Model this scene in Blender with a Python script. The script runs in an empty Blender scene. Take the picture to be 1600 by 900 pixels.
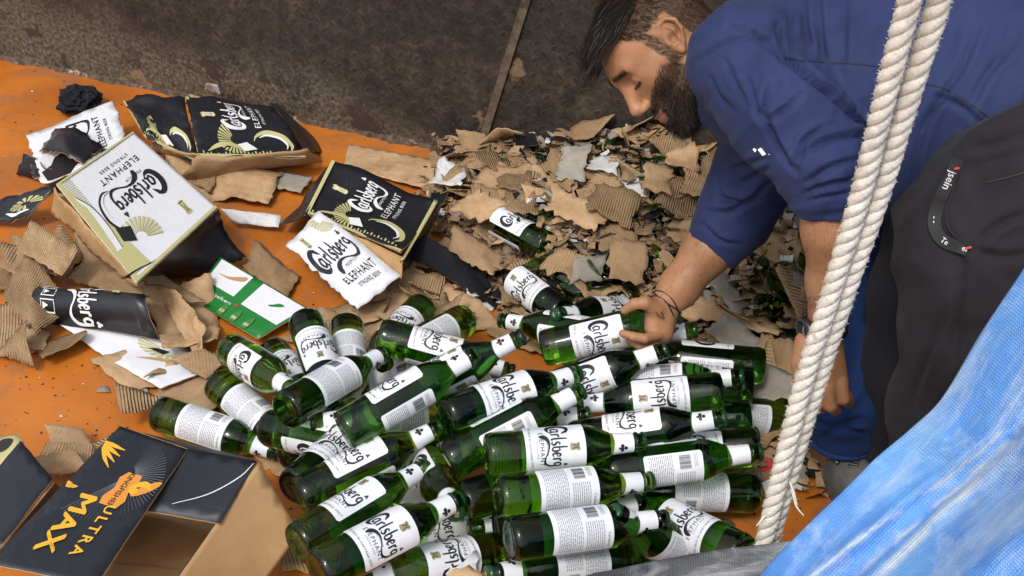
import bpy, bmesh, math, random
import numpy as np
from mathutils import Vector, Matrix, noise, geometry
R_ = math.radians
random.seed(7)
scene = bpy.context.scene
col = scene.collection

# ------------------------------------------------------------------ camera, sky, sun, exposure
PITCH = 35.0; CAMH = 1.5; F = 1931.0
cam_d = bpy.data.cameras.new('camera'); cam = bpy.data.objects.new('camera', cam_d); col.objects.link(cam)
cam.location = (0, 0, CAMH); cam.rotation_euler = (R_(90 - PITCH), 0, 0)
cam_d.sensor_width = 36; cam_d.lens = 36 * F / 1600; cam_d.clip_end = 2000; cam_d.clip_start = 0.05
scene.camera = cam
world = bpy.data.worlds.new('World'); scene.world = world; world.use_nodes = True
SUN_EL, SUN_AZ = 56.0, 205.0            # azimuth the light comes from, degrees clockwise from +Y
wn = world.node_tree; wbg = wn.nodes['Background']
sky = wn.nodes.new('ShaderNodeTexSky'); sky.sky_type = 'NISHITA'; sky.sun_disc = False
sky.sun_elevation = R_(SUN_EL); sky.sun_rotation = R_(SUN_AZ); sky.air_density = 1.2; sky.dust_density = 4.0; sky.ozone_density = 1.0
whs = wn.nodes.new('ShaderNodeHueSaturation'); whs.inputs['Saturation'].default_value = 0.45
wn.links.new(sky.outputs[0], whs.inputs['Color']); wn.links.new(whs.outputs[0], wbg.inputs[0]); wbg.inputs[1].default_value = 0.15
sun_d = bpy.data.lights.new('sun', 'SUN'); sun = bpy.data.objects.new('sun', sun_d); col.objects.link(sun)
sun_d.energy = 1.15; sun_d.angle = R_(10); sun_d.color = (1.0, 0.95, 0.87)
sd = Vector((math.sin(R_(SUN_AZ)) * math.cos(R_(SUN_EL)), math.cos(R_(SUN_AZ)) * math.cos(R_(SUN_EL)), math.sin(R_(SUN_EL))))
sun.rotation_euler = sd.to_track_quat('Z', 'Y').to_euler()
scene.view_settings.view_transform = 'Standard'; scene.view_settings.look = 'None'
scene.view_settings.gamma = 1; scene.view_settings.exposure = 0.36
try:
    scene.render.engine = 'CYCLES'
    scene.cycles.max_bounces = 10; scene.cycles.transmission_bounces = 8; scene.cycles.glossy_bounces = 4
    scene.cycles.diffuse_bounces = 3; scene.cycles.use_denoising = True
    scene.cycles.sample_clamp_indirect = 4
except Exception: pass

# ------------------------------------------------------------------ geometry of the view
C0 = Vector((0, 0, CAMH))
FW = Vector((0, math.cos(R_(PITCH)), -math.sin(R_(PITCH)))); UP = Vector((0, math.sin(R_(PITCH)), math.cos(R_(PITCH)))); RT = Vector((1, 0, 0))
def ray(px, py): return FW + RT * ((px - 800) / F) + UP * ((450 - py) / F)
def Z(px, py, z): return C0 + ray(px, py) * z
def P(px, py, h=0.0):
    d = ray(px, py); return C0 + d * ((h - CAMH) / d.z)

# ------------------------------------------------------------------ bookkeeping
def tag(o, label=None, cat=None, group=None, kind=None):
    if label: o['label'] = label
    if cat: o['category'] = cat
    if group: o['group'] = group
    if kind: o['kind'] = kind
    return o
def empty(name, loc=(0, 0, 0), label=None, cat=None, group=None):
    o = bpy.data.objects.new(name, None); o.location = loc; col.objects.link(o); o.empty_display_size = .02
    return tag(o, label, cat, group)
def link(name, me, parent=None):
    o = bpy.data.objects.new(name, me); col.objects.link(o)
    if parent: o.parent = parent
    return o
def mesh(name, V, Fs, mats=(), midx=None, smooth=True, uv=None):
    me = bpy.data.meshes.new(name)
    me.from_pydata([tuple(v) for v in V], [], [tuple(f) for f in Fs])
    for m in mats: me.materials.append(m)
    if midx is not None: me.polygons.foreach_set('material_index', np.asarray(midx, dtype=np.int32))
    me.polygons.foreach_set('use_smooth', np.full(len(me.polygons), smooth))
    if uv is not None:
        l = me.uv_layers.new(name='UVMap'); vi = np.empty(len(me.loops), dtype=np.int32); me.loops.foreach_get('vertex_index', vi)
        l.data.foreach_set('uv', np.asarray(uv, dtype=np.float32)[vi].ravel())
    me.update(); return me

# ------------------------------------------------------------------ materials
def new_mat(name):
    m = bpy.data.materials.new(name); m.use_nodes = True
    nt = m.node_tree; return m, nt, nt.nodes['Principled BSDF']
def N(nt, t, **kw):
    n = nt.nodes.new(t)
    for k, v in kw.items(): setattr(n, k, v)
    return n
def ramp(nt, fac, stops):
    r = N(nt, 'ShaderNodeValToRGB'); e = r.color_ramp.elements
    while len(e) < len(stops): e.new(0.5)
    for i, (p, c) in enumerate(stops): e[i].position = p; e[i].color = (*c, 1) if len(c) == 3 else c
    nt.links.new(fac, r.inputs[0]); return r.outputs[0]
def ntex(nt, vec, scale, detail=6, rough=.6, dist=0):
    n = N(nt, 'ShaderNodeTexNoise'); n.inputs['Scale'].default_value = scale; n.inputs['Detail'].default_value = detail
    n.inputs['Roughness'].default_value = rough; n.inputs['Distortion'].default_value = dist
    nt.links.new(vec, n.inputs['Vector']); return n.outputs[0]
def mixc(nt, fac, a, b, mode='MIX'):
    n = N(nt, 'ShaderNodeMix', data_type='RGBA', blend_type=mode)
    for s, v in ((0, fac), (6, a), (7, b)):
        if isinstance(v, (int, float)): n.inputs[s].default_value = v
        elif isinstance(v, tuple): n.inputs[s].default_value = (*v, 1)
        else: nt.links.new(v, n.inputs[s])
    return n.outputs[2]
def mth(nt, op, a, b=0.0, c=None):
    n = N(nt, 'ShaderNodeMath', operation=op)
    for i, v in enumerate((a, b, c)):
        if v is None: continue
        if isinstance(v, (int, float)): n.inputs[i].default_value = v
        else: nt.links.new(v, n.inputs[i])
    return n.outputs[0]
def bump(nt, bsdf, h, strength=.3, dist=.002):
    b = N(nt, 'ShaderNodeBump'); b.inputs['Strength'].default_value = strength; b.inputs['Distance'].default_value = dist
    nt.links.new(h, b.inputs['Height']); nt.links.new(b.outputs[0], bsdf.inputs['Normal'])
def coords(nt, kind='Object'): return N(nt, 'ShaderNodeTexCoord').outputs[kind]
def bits(name, c1, c2, scale=20, rough=.7, bmp=.2, bdist=.002, c3=None, s3=5, t3=(.55, .6), kind='Object', fine=None, spec=.5):
    """two-tone noise colour with optional blotches of a third"""
    m, nt, b = new_mat(name); v = coords(nt, kind)
    n = ntex(nt, v, scale)
    c = ramp(nt, n, [(.35, c1), (.65, c2)])
    if c3 is not None:
        k = ntex(nt, v, s3, 8, .65, .3); c = mixc(nt, ramp(nt, k, [(t3[0], (0, 0, 0)), (t3[1], (1, 1, 1))]), c, c3)
    nt.links.new(c, b.inputs['Base Color']); b.inputs['Roughness'].default_value = rough; b.inputs['Specular IOR Level'].default_value = spec
    if bmp: bump(nt, b, ntex(nt, v, fine or scale * 4, 5), bmp, bdist)
    return m
M = {}
def corrug(name, c1, c2, period, strength):
    m, nt, b = new_mat(name); v = coords(nt, 'UV')
    w = N(nt, 'ShaderNodeTexWave', wave_type='BANDS', bands_direction='X'); w.inputs['Scale'].default_value = 1 / period / 3.1416 / 2 * math.pi
    w.inputs['Distortion'].default_value = 1.2; w.inputs['Detail'].default_value = 2; w.inputs['Detail Scale'].default_value = .5
    nt.links.new(v, w.inputs['Vector'])
    n = ntex(nt, v, 14, 6); base = ramp(nt, n, [(.3, c1), (.7, c2)])
    oi = N(nt, 'ShaderNodeObjectInfo'); hs = N(nt, 'ShaderNodeHueSaturation'); nt.links.new(base, hs.inputs['Color'])
    nt.links.new(mth(nt, 'MULTIPLY_ADD', oi.outputs['Random'], .50, .72), hs.inputs['Value'])
    stain = ramp(nt, ntex(nt, v, 9, 7, .7), [(.5, (1, 1, 1)), (.72, (.5, .43, .38))])
    fib = ramp(nt, ntex(nt, v, 55, 8, .8, 1.2), [(.35, (.85,) * 3), (.6, (1.04,) * 3)])
    nt.links.new(mixc(nt, 1.0, mixc(nt, 1.0, hs.outputs[0], stain, 'MULTIPLY'), fib, 'MULTIPLY'), b.inputs['Base Color'])
    b.inputs['Roughness'].default_value = .85; b.inputs['Specular IOR Level'].default_value = .15
    h = mth(nt, 'ADD', mth(nt, 'MULTIPLY', w.outputs['Fac'], strength), mth(nt, 'MULTIPLY', ntex(nt, v, 120, 4), .25))
    bump(nt, b, h, .8, .0035); return m
KR1, KR2 = (.30, .19, .10), (.47, .32, .185)
M['kraft'] = corrug('brown_cardboard', KR1, KR2, .009, .12)
M['flute'] = corrug('corrugated_cardboard', (.28, .18, .095), (.46, .315, .18), .009, 1.0)
M['greycard'] = corrug('grey_card', (.22, .2, .17), (.36, .33, .28), .009, .05)
M['whitecard'] = corrug('white_card', (.5, .5, .5), (.66, .66, .67), .009, .04)
M['blackcard'] = corrug('black_card', (.008, .009, .012), (.02, .022, .027), .009, .05)
M['kraftbox'] = bits('box_cardboard', (.36, .215, .1), (.47, .3, .15), 8, .85, .15, .001, c3=(.56, .42, .27), s3=14, t3=(.66, .72), kind='UV', spec=.15)
def printed(name, c, scr, rough=.45, amt=(.6, .75)):
    m, nt, b = new_mat(name); v = coords(nt, 'UV')
    mp = N(nt, 'ShaderNodeMapping'); mp.inputs['Scale'].default_value = (5, 60, 1); mp.inputs['Rotation'].default_value = (0, 0, .5); nt.links.new(v, mp.inputs[0])
    s = ramp(nt, ntex(nt, mp.outputs[0], 1.6, 8, .75, .6), [(amt[0], (0, 0, 0)), (amt[1], (.6, .6, .6))])
    s2 = ramp(nt, ntex(nt, v, 9, 8, .7, 1.5), [(.55, (0, 0, 0)), (.75, (.5, .5, .5))])
    cc = mixc(nt, s, c, scr); cc = mixc(nt, mth(nt, 'MULTIPLY', s2, .45), cc, scr)
    nt.links.new(cc, b.inputs['Base Color']); b.inputs['Roughness'].default_value = rough
    bump(nt, b, mth(nt, 'ADD', ntex(nt, v, 7, 7, .6, 1.0), mth(nt, 'MULTIPLY', ntex(nt, v, 60, 3), .1)), .5, .006); return m
M['black'] = printed('black_print', (.010, .011, .015), (.10, .11, .13), .38)
M['slate'] = printed('slate_print', (.014, .017, .023), (.10, .115, .13), .5, (.60, .85))
M['white'] = printed('white_print', (.66, .67, .71), (.5, .5, .5), .4)
M['green'] = printed('green_print', (.012, .17, .03), (.08, .3, .1), .35)
def flat(name, c, rough=.5, metal=0, spec=.5):
    m, nt, b = new_mat(name); b.inputs['Base Color'].default_value = (*c, 1); b.inputs['Roughness'].default_value = rough
    b.inputs['Metallic'].default_value = metal; b.inputs['Specular IOR Level'].default_value = spec; return m
M['ink'] = flat('black_ink', (.012, .012, .015)); M['inkw'] = flat('white_ink', (.7, .7, .7)); M['inkg'] = flat('pale_gold_ink', (.45, .42, .2))
M['inky'] = flat('yellow_ink', (.8, .42, .03)); M['inko'] = flat('orange_ink', (.7, .28, .05)); M['inkgr'] = flat('grey_ink', (.12, .13, .15))
M['inkt'] = flat('fine_text_grey', (.22, .23, .26)); M['inkgn'] = flat('green_ink', (.05, .2, .05)); M['inkr'] = flat('red_ink', (.5, .03, .03))
def paper():
    m, nt, b = new_mat('label_paper'); v = coords(nt); oi = N(nt, 'ShaderNodeObjectInfo'); ad = N(nt, 'ShaderNodeVectorMath', operation='ADD'); nt.links.new(v, ad.inputs[0])
    cb = N(nt, 'ShaderNodeCombineXYZ'); r = mth(nt, 'MULTIPLY', oi.outputs['Random'], 40)
    for i in range(3): nt.links.new(r, cb.inputs[i])
    nt.links.new(cb.outputs[0], ad.inputs[1]); w = ad.outputs[0]
    c = ramp(nt, ntex(nt, w, 18, 5), [(.35, (.66, .69, .74)), (.65, (.78, .80, .84))])
    c = mixc(nt, ramp(nt, ntex(nt, w, 28, 9, .75, .6), [(.60, (0,) * 3), (.72, (.6,) * 3)]), c, (.50, .54, .56))
    c = mixc(nt, ramp(nt, ntex(nt, w, 16, 9, .7, .8), [(.68, (0,) * 3), (.72, (.5,) * 3)]), c, (.42, .36, .27))
    nt.links.new(c, b.inputs['Base Color']); b.inputs['Roughness'].default_value = .30
    bump(nt, b, mth(nt, 'ADD', ntex(nt, w, 40, 3), mth(nt, 'MULTIPLY', ntex(nt, w, 11, 3), 1.5)), .25, .0012); return m
M['paper'] = paper()
M['goldcap'] = flat('gold_print', (.6, .45, .22), .3, .6); M['cap'] = flat('black_cap', (.012, .014, .013), .22)
def glass():
    m, nt, b = new_mat('green_glass'); v = coords(nt)
    oi = N(nt, 'ShaderNodeObjectInfo')
    nt.links.new(ramp(nt, oi.outputs['Random'], [(0, (.035, .17, .022)), (.45, (.085, .28, .022)), (.8, (.17, .39, .025)), (1, (.27, .48, .035))]), b.inputs['Base Color'])
    b.inputs['Transmission Weight'].default_value = 1; b.inputs['IOR'].default_value = 1.42
    n = ntex(nt, v, 26, 5, .6)
    nt.links.new(ramp(nt, n, [(.55, (.01,) * 3), (.85, (.10,) * 3)]), b.inputs['Roughness'])
    bump(nt, b, mth(nt, 'ADD', ntex(nt, v, 30, 2), mth(nt, 'MULTIPLY', ramp(nt, ntex(nt, v, 260, 2), [(.62, (0,) * 3), (.7, (1,) * 3)]), .25)), .25, .0012); return m
M['glass'] = glass()

# ------------------------------------------------------------------ 2-D artwork: list of (material key, [points])
def catmull(pts, n=6):
    p = [Vector(q) for q in pts]; p = [2 * p[0] - p[1]] + p + [2 * p[-1] - p[-2]]; out = []
    for i in range(1, len(p) - 2):
        a, b, c, d = p[i - 1:i + 3]
        for k in range(n):
            t = k / n; out.append(.5 * ((2 * b) + (c - a) * t + (2 * a - 5 * b + 4 * c - d) * t * t + (3 * b - a - 3 * c + d) * t ** 3))
    out.append(p[-2]); return out
BOLD = [1.0]
def ribbon(pts, key, n=6):
    """pts: (x, y, half-width)"""
    q = catmull([(x, y, w * BOLD[0]) for x, y, w in pts], n); L = []; Rr = []
    for i, a in enumerate(q):
        t = (q[min(i + 1, len(q) - 1)] - q[max(i - 1, 0)]); d = Vector((t.x, t.y)); d = d.normalized() if d.length > 0 else Vector((1, 0))
        nn = Vector((-d.y, d.x)) * max(a.z, .003); L.append((a.x + nn.x, a.y + nn.y)); Rr.append((a.x - nn.x, a.y - nn.y))
    return [(key, [Rr[i], Rr[i + 1], L[i + 1], L[i]]) for i in range(len(q) - 1)]
def rect(x0, y0, x1, y1, key): return [(key, [(x0, y0), (x1, y0), (x1, y1), (x0, y1)])]
def disc(x, y, rx, ry, key, n=14, rot=0):
    return [(key, [(x + rx * math.cos(t) * math.cos(rot) - ry * math.sin(t) * math.sin(rot), y + rx * math.cos(t) * math.sin(rot) + ry * math.sin(t) * math.cos(rot)) for t in [2 * math.pi * i / n for i in range(n)]])]
def xf(art, sx, sy=None, tx=0, ty=0, rot=0, key=None):
    sy = sx if sy is None else sy; c, s = math.cos(rot), math.sin(rot)
    return [(key or k, [(tx + c * x * sx - s * y * sy, ty + s * x * sx + c * y * sy) for x, y in p]) for k, p in art]
def wordmark(key='ink', bold=1.25):
    BOLD[0] = bold
    try: return wordmark_(key)
    finally: BOLD[0] = 1.0
def wordmark_(key='ink'):
    """flowing wordmark 'Carlsberg', x-height 1, from x=0 to about 8.2"""
    a = []
    a += ribbon([(2.35, 1.95, .02), (1.75, 2.12, .16), (1.1, 2.0, .24), (.5, 1.45, .33), (.3, .7, .36), (.55, 0, .3), (1.1, -.38, .2), (1.8, -.3, .1), (2.25, .05, .02)], key)
    a += [(key, [(2.25, 2.15), (2.6, 1.25), (2.1, 1.55), (1.7, 1.95)])]
    a += ribbon([(1.95, .95, .1), (1.5, .98, .1), (1.22, .5, .15), (1.5, .06, .1), (1.95, .35, .07)], key)          # a
    a += ribbon([(2.02, 1.0, .12), (1.98, .4, .13), (2.1, .02, .1), (2.35, .12, .04)], key)
    a += ribbon([(2.62, 1.0, .13), (2.6, .5, .13), (2.62, 0, .13)], key, 3) + ribbon([(2.66, .7, .05), (2.9, .98, .1), (3.15, .9, .12)], key, 4)
    a += ribbon([(3.5, 1.95, .1), (3.46, 1.0, .13), (3.46, .3, .13), (3.6, .02, .1), (3.82, .12, .04)], key, 4)      # l
    a += ribbon([(4.6, .9, .06), (4.25, 1.0, .09), (4.08, .72, .12), (4.36, .48, .14), (4.58, .24, .12), (4.3, .0, .09), (3.98, .12, .06)], key)
    a += ribbon([(4.98, 1.95, .1), (4.95, 1.0, .13), (4.96, .3, .12), (5.15, .02, .08), (5.5, .1, .12), (5.62, .5, .14), (5.4, .95, .1), (5.05, .8, .04)], key)
    a += ribbon([(6.0, .48, .05), (6.5, .62, .07), (6.42, .96, .1), (6.1, .9, .12), (5.98, .45, .14), (6.15, .04, .1), (6.6, .18, .04)], key)
    a += ribbon([(6.98, 1.0, .13), (6.96, .5, .13), (6.96, 0, .13)], key, 3) + ribbon([(7.0, .7, .05), (7.2, .98, .1), (7.42, .9, .12)], key, 4)
    a += ribbon([(8.3, .9, .08), (7.95, 1.0, .1), (7.7, .62, .13), (7.9, .22, .1), (8.25, .35, .08), (8.3, .9, .06)], key)       # g
    a += ribbon([(8.34, 1.05, .1), (8.4, .2, .12), (8.25, -.5, .14), (7.6, -.95, .12), (6.6, -.85, .07), (5.4, -.45, .07), (4.3, -.35, .12), (3.3, -.65, .24), (2.8, -1.15, .3), (2.6, -1.3, .02)], key)
    for dx, dy in ((-.16, 0), (.16, 0), (0, .24)): a += disc(8.25 + dx, 1.55 + dy, .16, .16, key, 8)
    return a
def emblem(g='inkg', k='ink'):
    a = [(g, [(-.5, 0), (-.42, .75), (-.6, 1.0), (-.35, 1.25), (0, 1.15), (.3, 1.3), (.62, 1.05), (.45, .7), (.5, 0), (.3, -.25), (-.3, -.25)])]
    a += ribbon([(-.3, 1.1, .05), (-.1, .7, .06), (-.25, .2, .05)], k, 3) + ribbon([(.3, 1.1, .05), (.15, .6, .06), (.3, .1, .05)], k, 3)
    a += disc(0, .9, .1, .07, k, 8) + rect(-.5, -.12, .5, -.02, k); return a
_tc = {}
def text2d(s, key, size=1.0, x=0, y=0, space=1.0, center=True, rot=0, bold=0):
    k0 = (s, space, bold)
    if k0 not in _tc:
        cu = bpy.data.curves.new('t', 'FONT'); cu.body = s; cu.size = 1.0; cu.space_character = space; cu.offset = bold or (0 if 'M' in s else .006)
        cu.resolution_u = 2
        ob = bpy.data.objects.new('t', cu); col.objects.link(ob); me = ob.to_mesh()
        vs = [v.co.xy.copy() for v in me.vertices]; fs = [[tuple(vs[i]) for i in p.vertices] for p in me.polygons]
        w = max((v.x for v in vs), default=0); ob.to_mesh_clear(); bpy.data.objects.remove(ob); bpy.data.curves.remove(cu); _tc[k0] = (fs, w)
    fs, w = _tc[k0]; ox = -w / 2 if center else 0
    a = [(key, [((px + ox) * size, py * size) for px, py in f]) for f in fs]
    return xf(a, 1, 1, x, y, rot)
def clover(key='ink'):
    a = []
    for dx, dy in ((-.55, 0), (.55, 0), (0, .75)): a += disc(dx, dy, .42, .42, key, 10)
    a += [(key, [(-.12, .3), (-.3, -.8), (.3, -.8), (.12, .3)])] + rect(-.4, -.15, .4, .3, key); return a
def barcode(x, y, w, h, key, rng):
    a = []; p = x
    while p < x + w:
        t = rng.choice((.5, 1, 1.5)) * w / 55; a += rect(p, y, p + t, y + h, key); p += t + rng.choice((.6, 1, 1.4)) * w / 55
    return a
def fineprint(x, y, w, h, rows, key, rng):
    a = []; st = h / rows
    for r in range(rows):
        p = x
        while p < x + w:
            t = rng.uniform(.015, .06) * max(w, .5 * h) * 2; t = min(t, x + w - p); a += rect(p, y + r * st, p + t, y + r * st + st * .42, key); p += t + .016 * w + .006 * h
    return a
def build_art(art, fn, mats_order):
    V = []; Fs = []; mi = []
    for k, p in art:
        b = len(V); V += [fn(x, y) for x, y in p]; Fs.append(list(range(b, b + len(p)))); mi.append(mats_order.index(k))
    return V, Fs, mi
# ------------------------------------------------------------------ the truck bed
def floor_mat():
    m, nt, b = new_mat('worn_orange_paint'); v = coords(nt)
    mp = N(nt, 'ShaderNodeMapping'); mp.inputs['Scale'].default_value = (3, 40, 3); nt.links.new(v, mp.inputs[0])
    c = ramp(nt, ntex(nt, v, 3.0, 8, .6, .4), [(.3, (.36, .102, .012)), (.52, (.49, .150, .017)), (.8, (.57, .200, .026))])
    scr = ramp(nt, ntex(nt, mp.outputs[0], 2.0, 9, .75, .5), [(.60, (0,) * 3), (.72, (.5,) * 3)])
    c = mixc(nt, scr, c, (.20, .07, .03))
    dirt = ramp(nt, ntex(nt, v, 5.5, 12, .75, .8), [(.50, (0,) * 3), (.66, (.8,) * 3)])
    c = mixc(nt, dirt, c, (.22, .10, .045))
    spk = ramp(nt, ntex(nt, v, 75, 3, .5), [(.70, (0,) * 3), (.74, (.8,) * 3)]); c = mixc(nt, spk, c, (.07, .045, .03))
    c = mixc(nt, ramp(nt, ntex(nt, v, 24, 10, .8, .4), [(.57, (0,) * 3), (.70, (.38,) * 3)]), c, (.16, .08, .04))
    pale = ramp(nt, ntex(nt, v, 1.7, 8, .7, 1), [(.62, (0,) * 3), (.72, (.45,) * 3)]); c = mixc(nt, pale, c, (.62, .30, .12))
    nt.links.new(c, b.inputs['Base Color']); nt.links.new(ramp(nt, dirt, [(0, (.42,) * 3), (1, (.75,) * 3)]), b.inputs['Roughness'])
    bump(nt, b, mth(nt, 'ADD', ntex(nt, v, 45, 8, .7), mth(nt, 'MULTIPLY', scr, -.6)), .25, .0015); return m
M['floor'] = floor_mat()
A0, B0 = P(0, 90), P(740, 245)
WD = (B0 - A0).normalized(); WN = Vector((WD.y, -WD.x, 0))          # along the wall, towards the room
def slab(V4, t):
    V = [Vector(v) for v in V4] + [Vector(v) - Vector((0, 0, t)) for v in V4]
    return V, [(0, 1, 2, 3), (7, 6, 5, 4), (0, 4, 5, 1), (1, 5, 6, 2), (2, 6, 7, 3), (3, 7, 4, 0)]
V, Fs = slab([A0 - WD * 1.2 - WN * 5.2, A0 - WD * -5.0 - WN * -5.2 * -1, A0 + WD * 5.0 + WN * .0, A0 - WD * 1.2], .06)
V, Fs = slab([A0 - WD * 1.2 + WN * 4.2, A0 + WD * 5 + WN * 4.2, A0 + WD * 5, A0 - WD * 1.2], .06)
fl = link('floor', mesh('floor', V, Fs, [M['floor']], smooth=False)); tag(fl, 'worn orange painted truck bed floor', None, None, 'structure')
gm = bits('asphalt', (.04, .04, .04), (.07, .068, .065), 30, .9, .3, .003)
V = [(-600, -600, -1.1), (600, -600, -1.1), (600, 600, -1.1), (-600, 600, -1.1)]
tag(link('ground', mesh('ground', V, [(0, 1, 2, 3)], [gm])), 'dark asphalt ground below the truck', None, None, 'structure')

def wall_mat():
    m, nt, b = new_mat('rusty_diamond_plate'); v = coords(nt, 'UV')
    mp = N(nt, 'ShaderNodeMapping'); mp.inputs['Scale'].default_value = (1 / .030,) * 3; mp.inputs['Rotation'].default_value = (0, 0, R_(52)); nt.links.new(v, mp.inputs[0])
    sx = N(nt, 'ShaderNodeSeparateXYZ'); nt.links.new(mp.outputs[0], sx.inputs[0]); X, Y = sx.outputs[0], sx.outputs[1]
    par = mth(nt, 'MODULO', mth(nt, 'ADD', mth(nt, 'ADD', mth(nt, 'FLOOR', X), mth(nt, 'FLOOR', Y)), 2000), 2)
    fx = mth(nt, 'SUBTRACT', mth(nt, 'FRACT', X), .5); fy = mth(nt, 'SUBTRACT', mth(nt, 'FRACT', Y), .5)
    fx = mth(nt, 'ABSOLUTE', fx); fy = mth(nt, 'ABSOLUTE', fy)
    dif = mth(nt, 'MULTIPLY', mth(nt, 'SUBTRACT', fy, fx), par)
    lx = mth(nt, 'ADD', fx, dif); ly = mth(nt, 'SUBTRACT', fy, dif)
    # leaf: |y| < .17*(1-(x/.43)^2)
    q = mth(nt, 'MULTIPLY', mth(nt, 'SUBTRACT', 1, mth(nt, 'POWER', mth(nt, 'DIVIDE', lx, .44), 2)), .2)
    e = mth(nt, 'SUBTRACT', q, ly)
    leaf = ramp(nt, e, [(0, (0,) * 3), (.07, (1,) * 3)])
    rim = mth(nt, 'MULTIPLY', ramp(nt, mth(nt, 'ADD', e, .06), [(0, (0,) * 3), (.05, (1,) * 3), (.1, (0,) * 3)]), 1)
    big = ntex(nt, v, 1.6, 8, .6, .4); mid = ntex(nt, v, 7, 10, .72, .3); fine = ntex(nt, v, 90, 6, .7)
    c = ramp(nt, big, [(.3, (.016, .013, .012)), (.5, (.030, .023, .018)), (.7, (.052, .039, .028))])
    c = mixc(nt, ramp(nt, mid, [(.5, (0,) * 3), (.64, (.85,) * 3)]), c, (.062, .044, .029))
    c = mixc(nt, ramp(nt, ntex(nt, v, 12, 8, .7), [(.54, (0,) * 3), (.62, (.8,) * 3)]), c, (.030, .021, .018))
    mot = ramp(nt, ntex(nt, v, 30, 12, .78, .4), [(.36, (.40,) * 3), (.5, (.95,) * 3), (.64, (1.9,) * 3)]); c = mixc(nt, 1.0, c, mot, 'MULTIPLY')
    sp = N(nt, 'ShaderNodeSeparateXYZ'); nt.links.new(v, sp.inputs[0])
    # crusted dirt settled along the foot of the wall and towards its left end: thick enough to bury the pattern
    crust = mth(nt, 'ADD', mth(nt, 'MULTIPLY', sp.outputs[1], -2.6), mth(nt, 'MULTIPLY', sp.outputs[0], -.42))
    crust = mth(nt, 'ADD', crust, mth(nt, 'ADD', mth(nt, 'MULTIPLY', big, 1.1), .72))
    cm = ramp(nt, crust, [(.42, (0,) * 3), (.72, (1,) * 3)])
    dirt = ramp(nt, fine, [(.38, (.028, .021, .016)), (.52, (.11, .09, .064)), (.68, (.22, .185, .13))])
    dirt = mixc(nt, ramp(nt, mid, [(.53, (0,) * 3), (.57, (.9,) * 3)]), dirt, (.026, .020, .018))
    c = mixc(nt, mth(nt, 'MULTIPLY', cm, .85), c, dirt)
    vis = mth(nt, 'MULTIPLY', mth(nt, 'SUBTRACT', 1, cm), ramp(nt, ntex(nt, v, 5, 6, .7), [(.35, (.15,) * 3), (.6, (1,) * 3)]))
    c = mixc(nt, mth(nt, 'MULTIPLY', mth(nt, 'MULTIPLY', leaf, vis), .55), c, (.012, .010, .009))
    c = mixc(nt, mth(nt, 'MULTIPLY', mth(nt, 'MULTIPLY', rim, vis), .3), c, (.10, .084, .068))
    pch = ramp(nt, ntex(nt, v, 3.6, 9, .62, 1.2), [(.655, (0,) * 3), (.68, (1,) * 3)])
    c = mixc(nt, mth(nt, 'MULTIPLY', pch, .6), c, (.27, .16, .085))
    nt.links.new(c, b.inputs['Base Color']); b.inputs['Roughness'].default_value = .62; b.inputs['Specular IOR Level'].default_value = .35
    hgt = mth(nt, 'ADD', mth(nt, 'MULTIPLY', mth(nt, 'MULTIPLY', leaf, vis), .7), mth(nt, 'MULTIPLY', fine, .4))
    bump(nt, b, hgt, .45, .003); return m
M['wall'] = wall_mat()
# two plates of the side wall, the right one lapped behind the left along a slanted edge
def wpt(s, t, n=0.0): return A0 + WD * s + Vector((0, 0, t)) + WN * n
sB = (B0 - A0).length
def on_wall(px, py):
    d = ray(px, py); k = (A0 - C0).dot(WN) / d.dot(WN); p = C0 + d * k; return (p - A0).dot(WD), p.z
sT, tT = on_wall(815, 0); lean = (sT - sB) / tT; HW = 1.5
wl = empty('plate_wall', A0, 'rusty brown diamond plate side wall of the truck bed', 'wall')
def plate(name, pts, n, th, mat, nseg=1):
    V = [wpt(s, t, n) - A0 for s, t in pts] + [wpt(s, t, n - th) - A0 for s, t in pts]; k = len(pts)
    Fs = [tuple(range(k)), tuple(range(2 * k - 1, k - 1, -1))] + [(i, i + k, (i + 1) % k + k, (i + 1) % k) for i in range(k)]
    return link(name, mesh(name, V, Fs, [mat], smooth=False, uv=[(s, t) for s, t in pts] * 2), wl)
plate('plate', [(.0, 0), (sB, 0), (sB + lean * HW, HW), (.0, HW)], 0, .005, M['wall'])
plate('plate', [(sB - .3, 0), (4.6, 0), (4.6, HW), (sB + lean * HW - .3, HW)], -.006, .005, M['wall'])
M['dust'] = bits('dusty_edge', (.06, .042, .028), (.14, .10, .065), 40, .9, .3, .002, c3=(.045, .03, .022), s3=22)
plate('seam_strip', [(sB, 0), (sB + .020, 0), (sB + .024 + lean * HW, HW), (sB + lean * HW, HW)], .002, .003, M['dust'])
# edge lip along the floor: crusted, peeling strip
def crust_line():
    V = []; Fs = []; n = 340
    for i in range(n + 1):
        s = -.05 + i * 4.6 / n
        q = noise.noise(Vector((s * 9, 0, 0))); q2 = noise.noise(Vector((s * 45, 3, 0))); q3 = noise.noise(Vector((s * 120, 7, 0)))
        w = .008 + .009 * q + .006 * q2 + .005 * q3; hh = .005 + .004 * q + .004 * q2 + .003 * q3
        w = max(w, .003); hh = max(hh, .002)
        for (a, b) in ((0, hh * 1.8), (.4 * w, hh * 1.3), (w, hh * .5), (w * 1.35, .0005)): V.append(wpt(s, b, a) - A0)
    for i in range(n):
        for j in range(3): a = i * 4 + j; Fs.append((a, a + 1, a + 5, a + 4))
    return mesh('crust', V, Fs, [M['crust']])
M['crust'] = bits('peeling_paint_crust', (.035, .024, .018), (.13, .085, .055), 55, .9, .5, .003, c3=(.5, .33, .22), s3=6, t3=(.56, .62))
link('floor_edging', crust_line(), wl)
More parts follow.
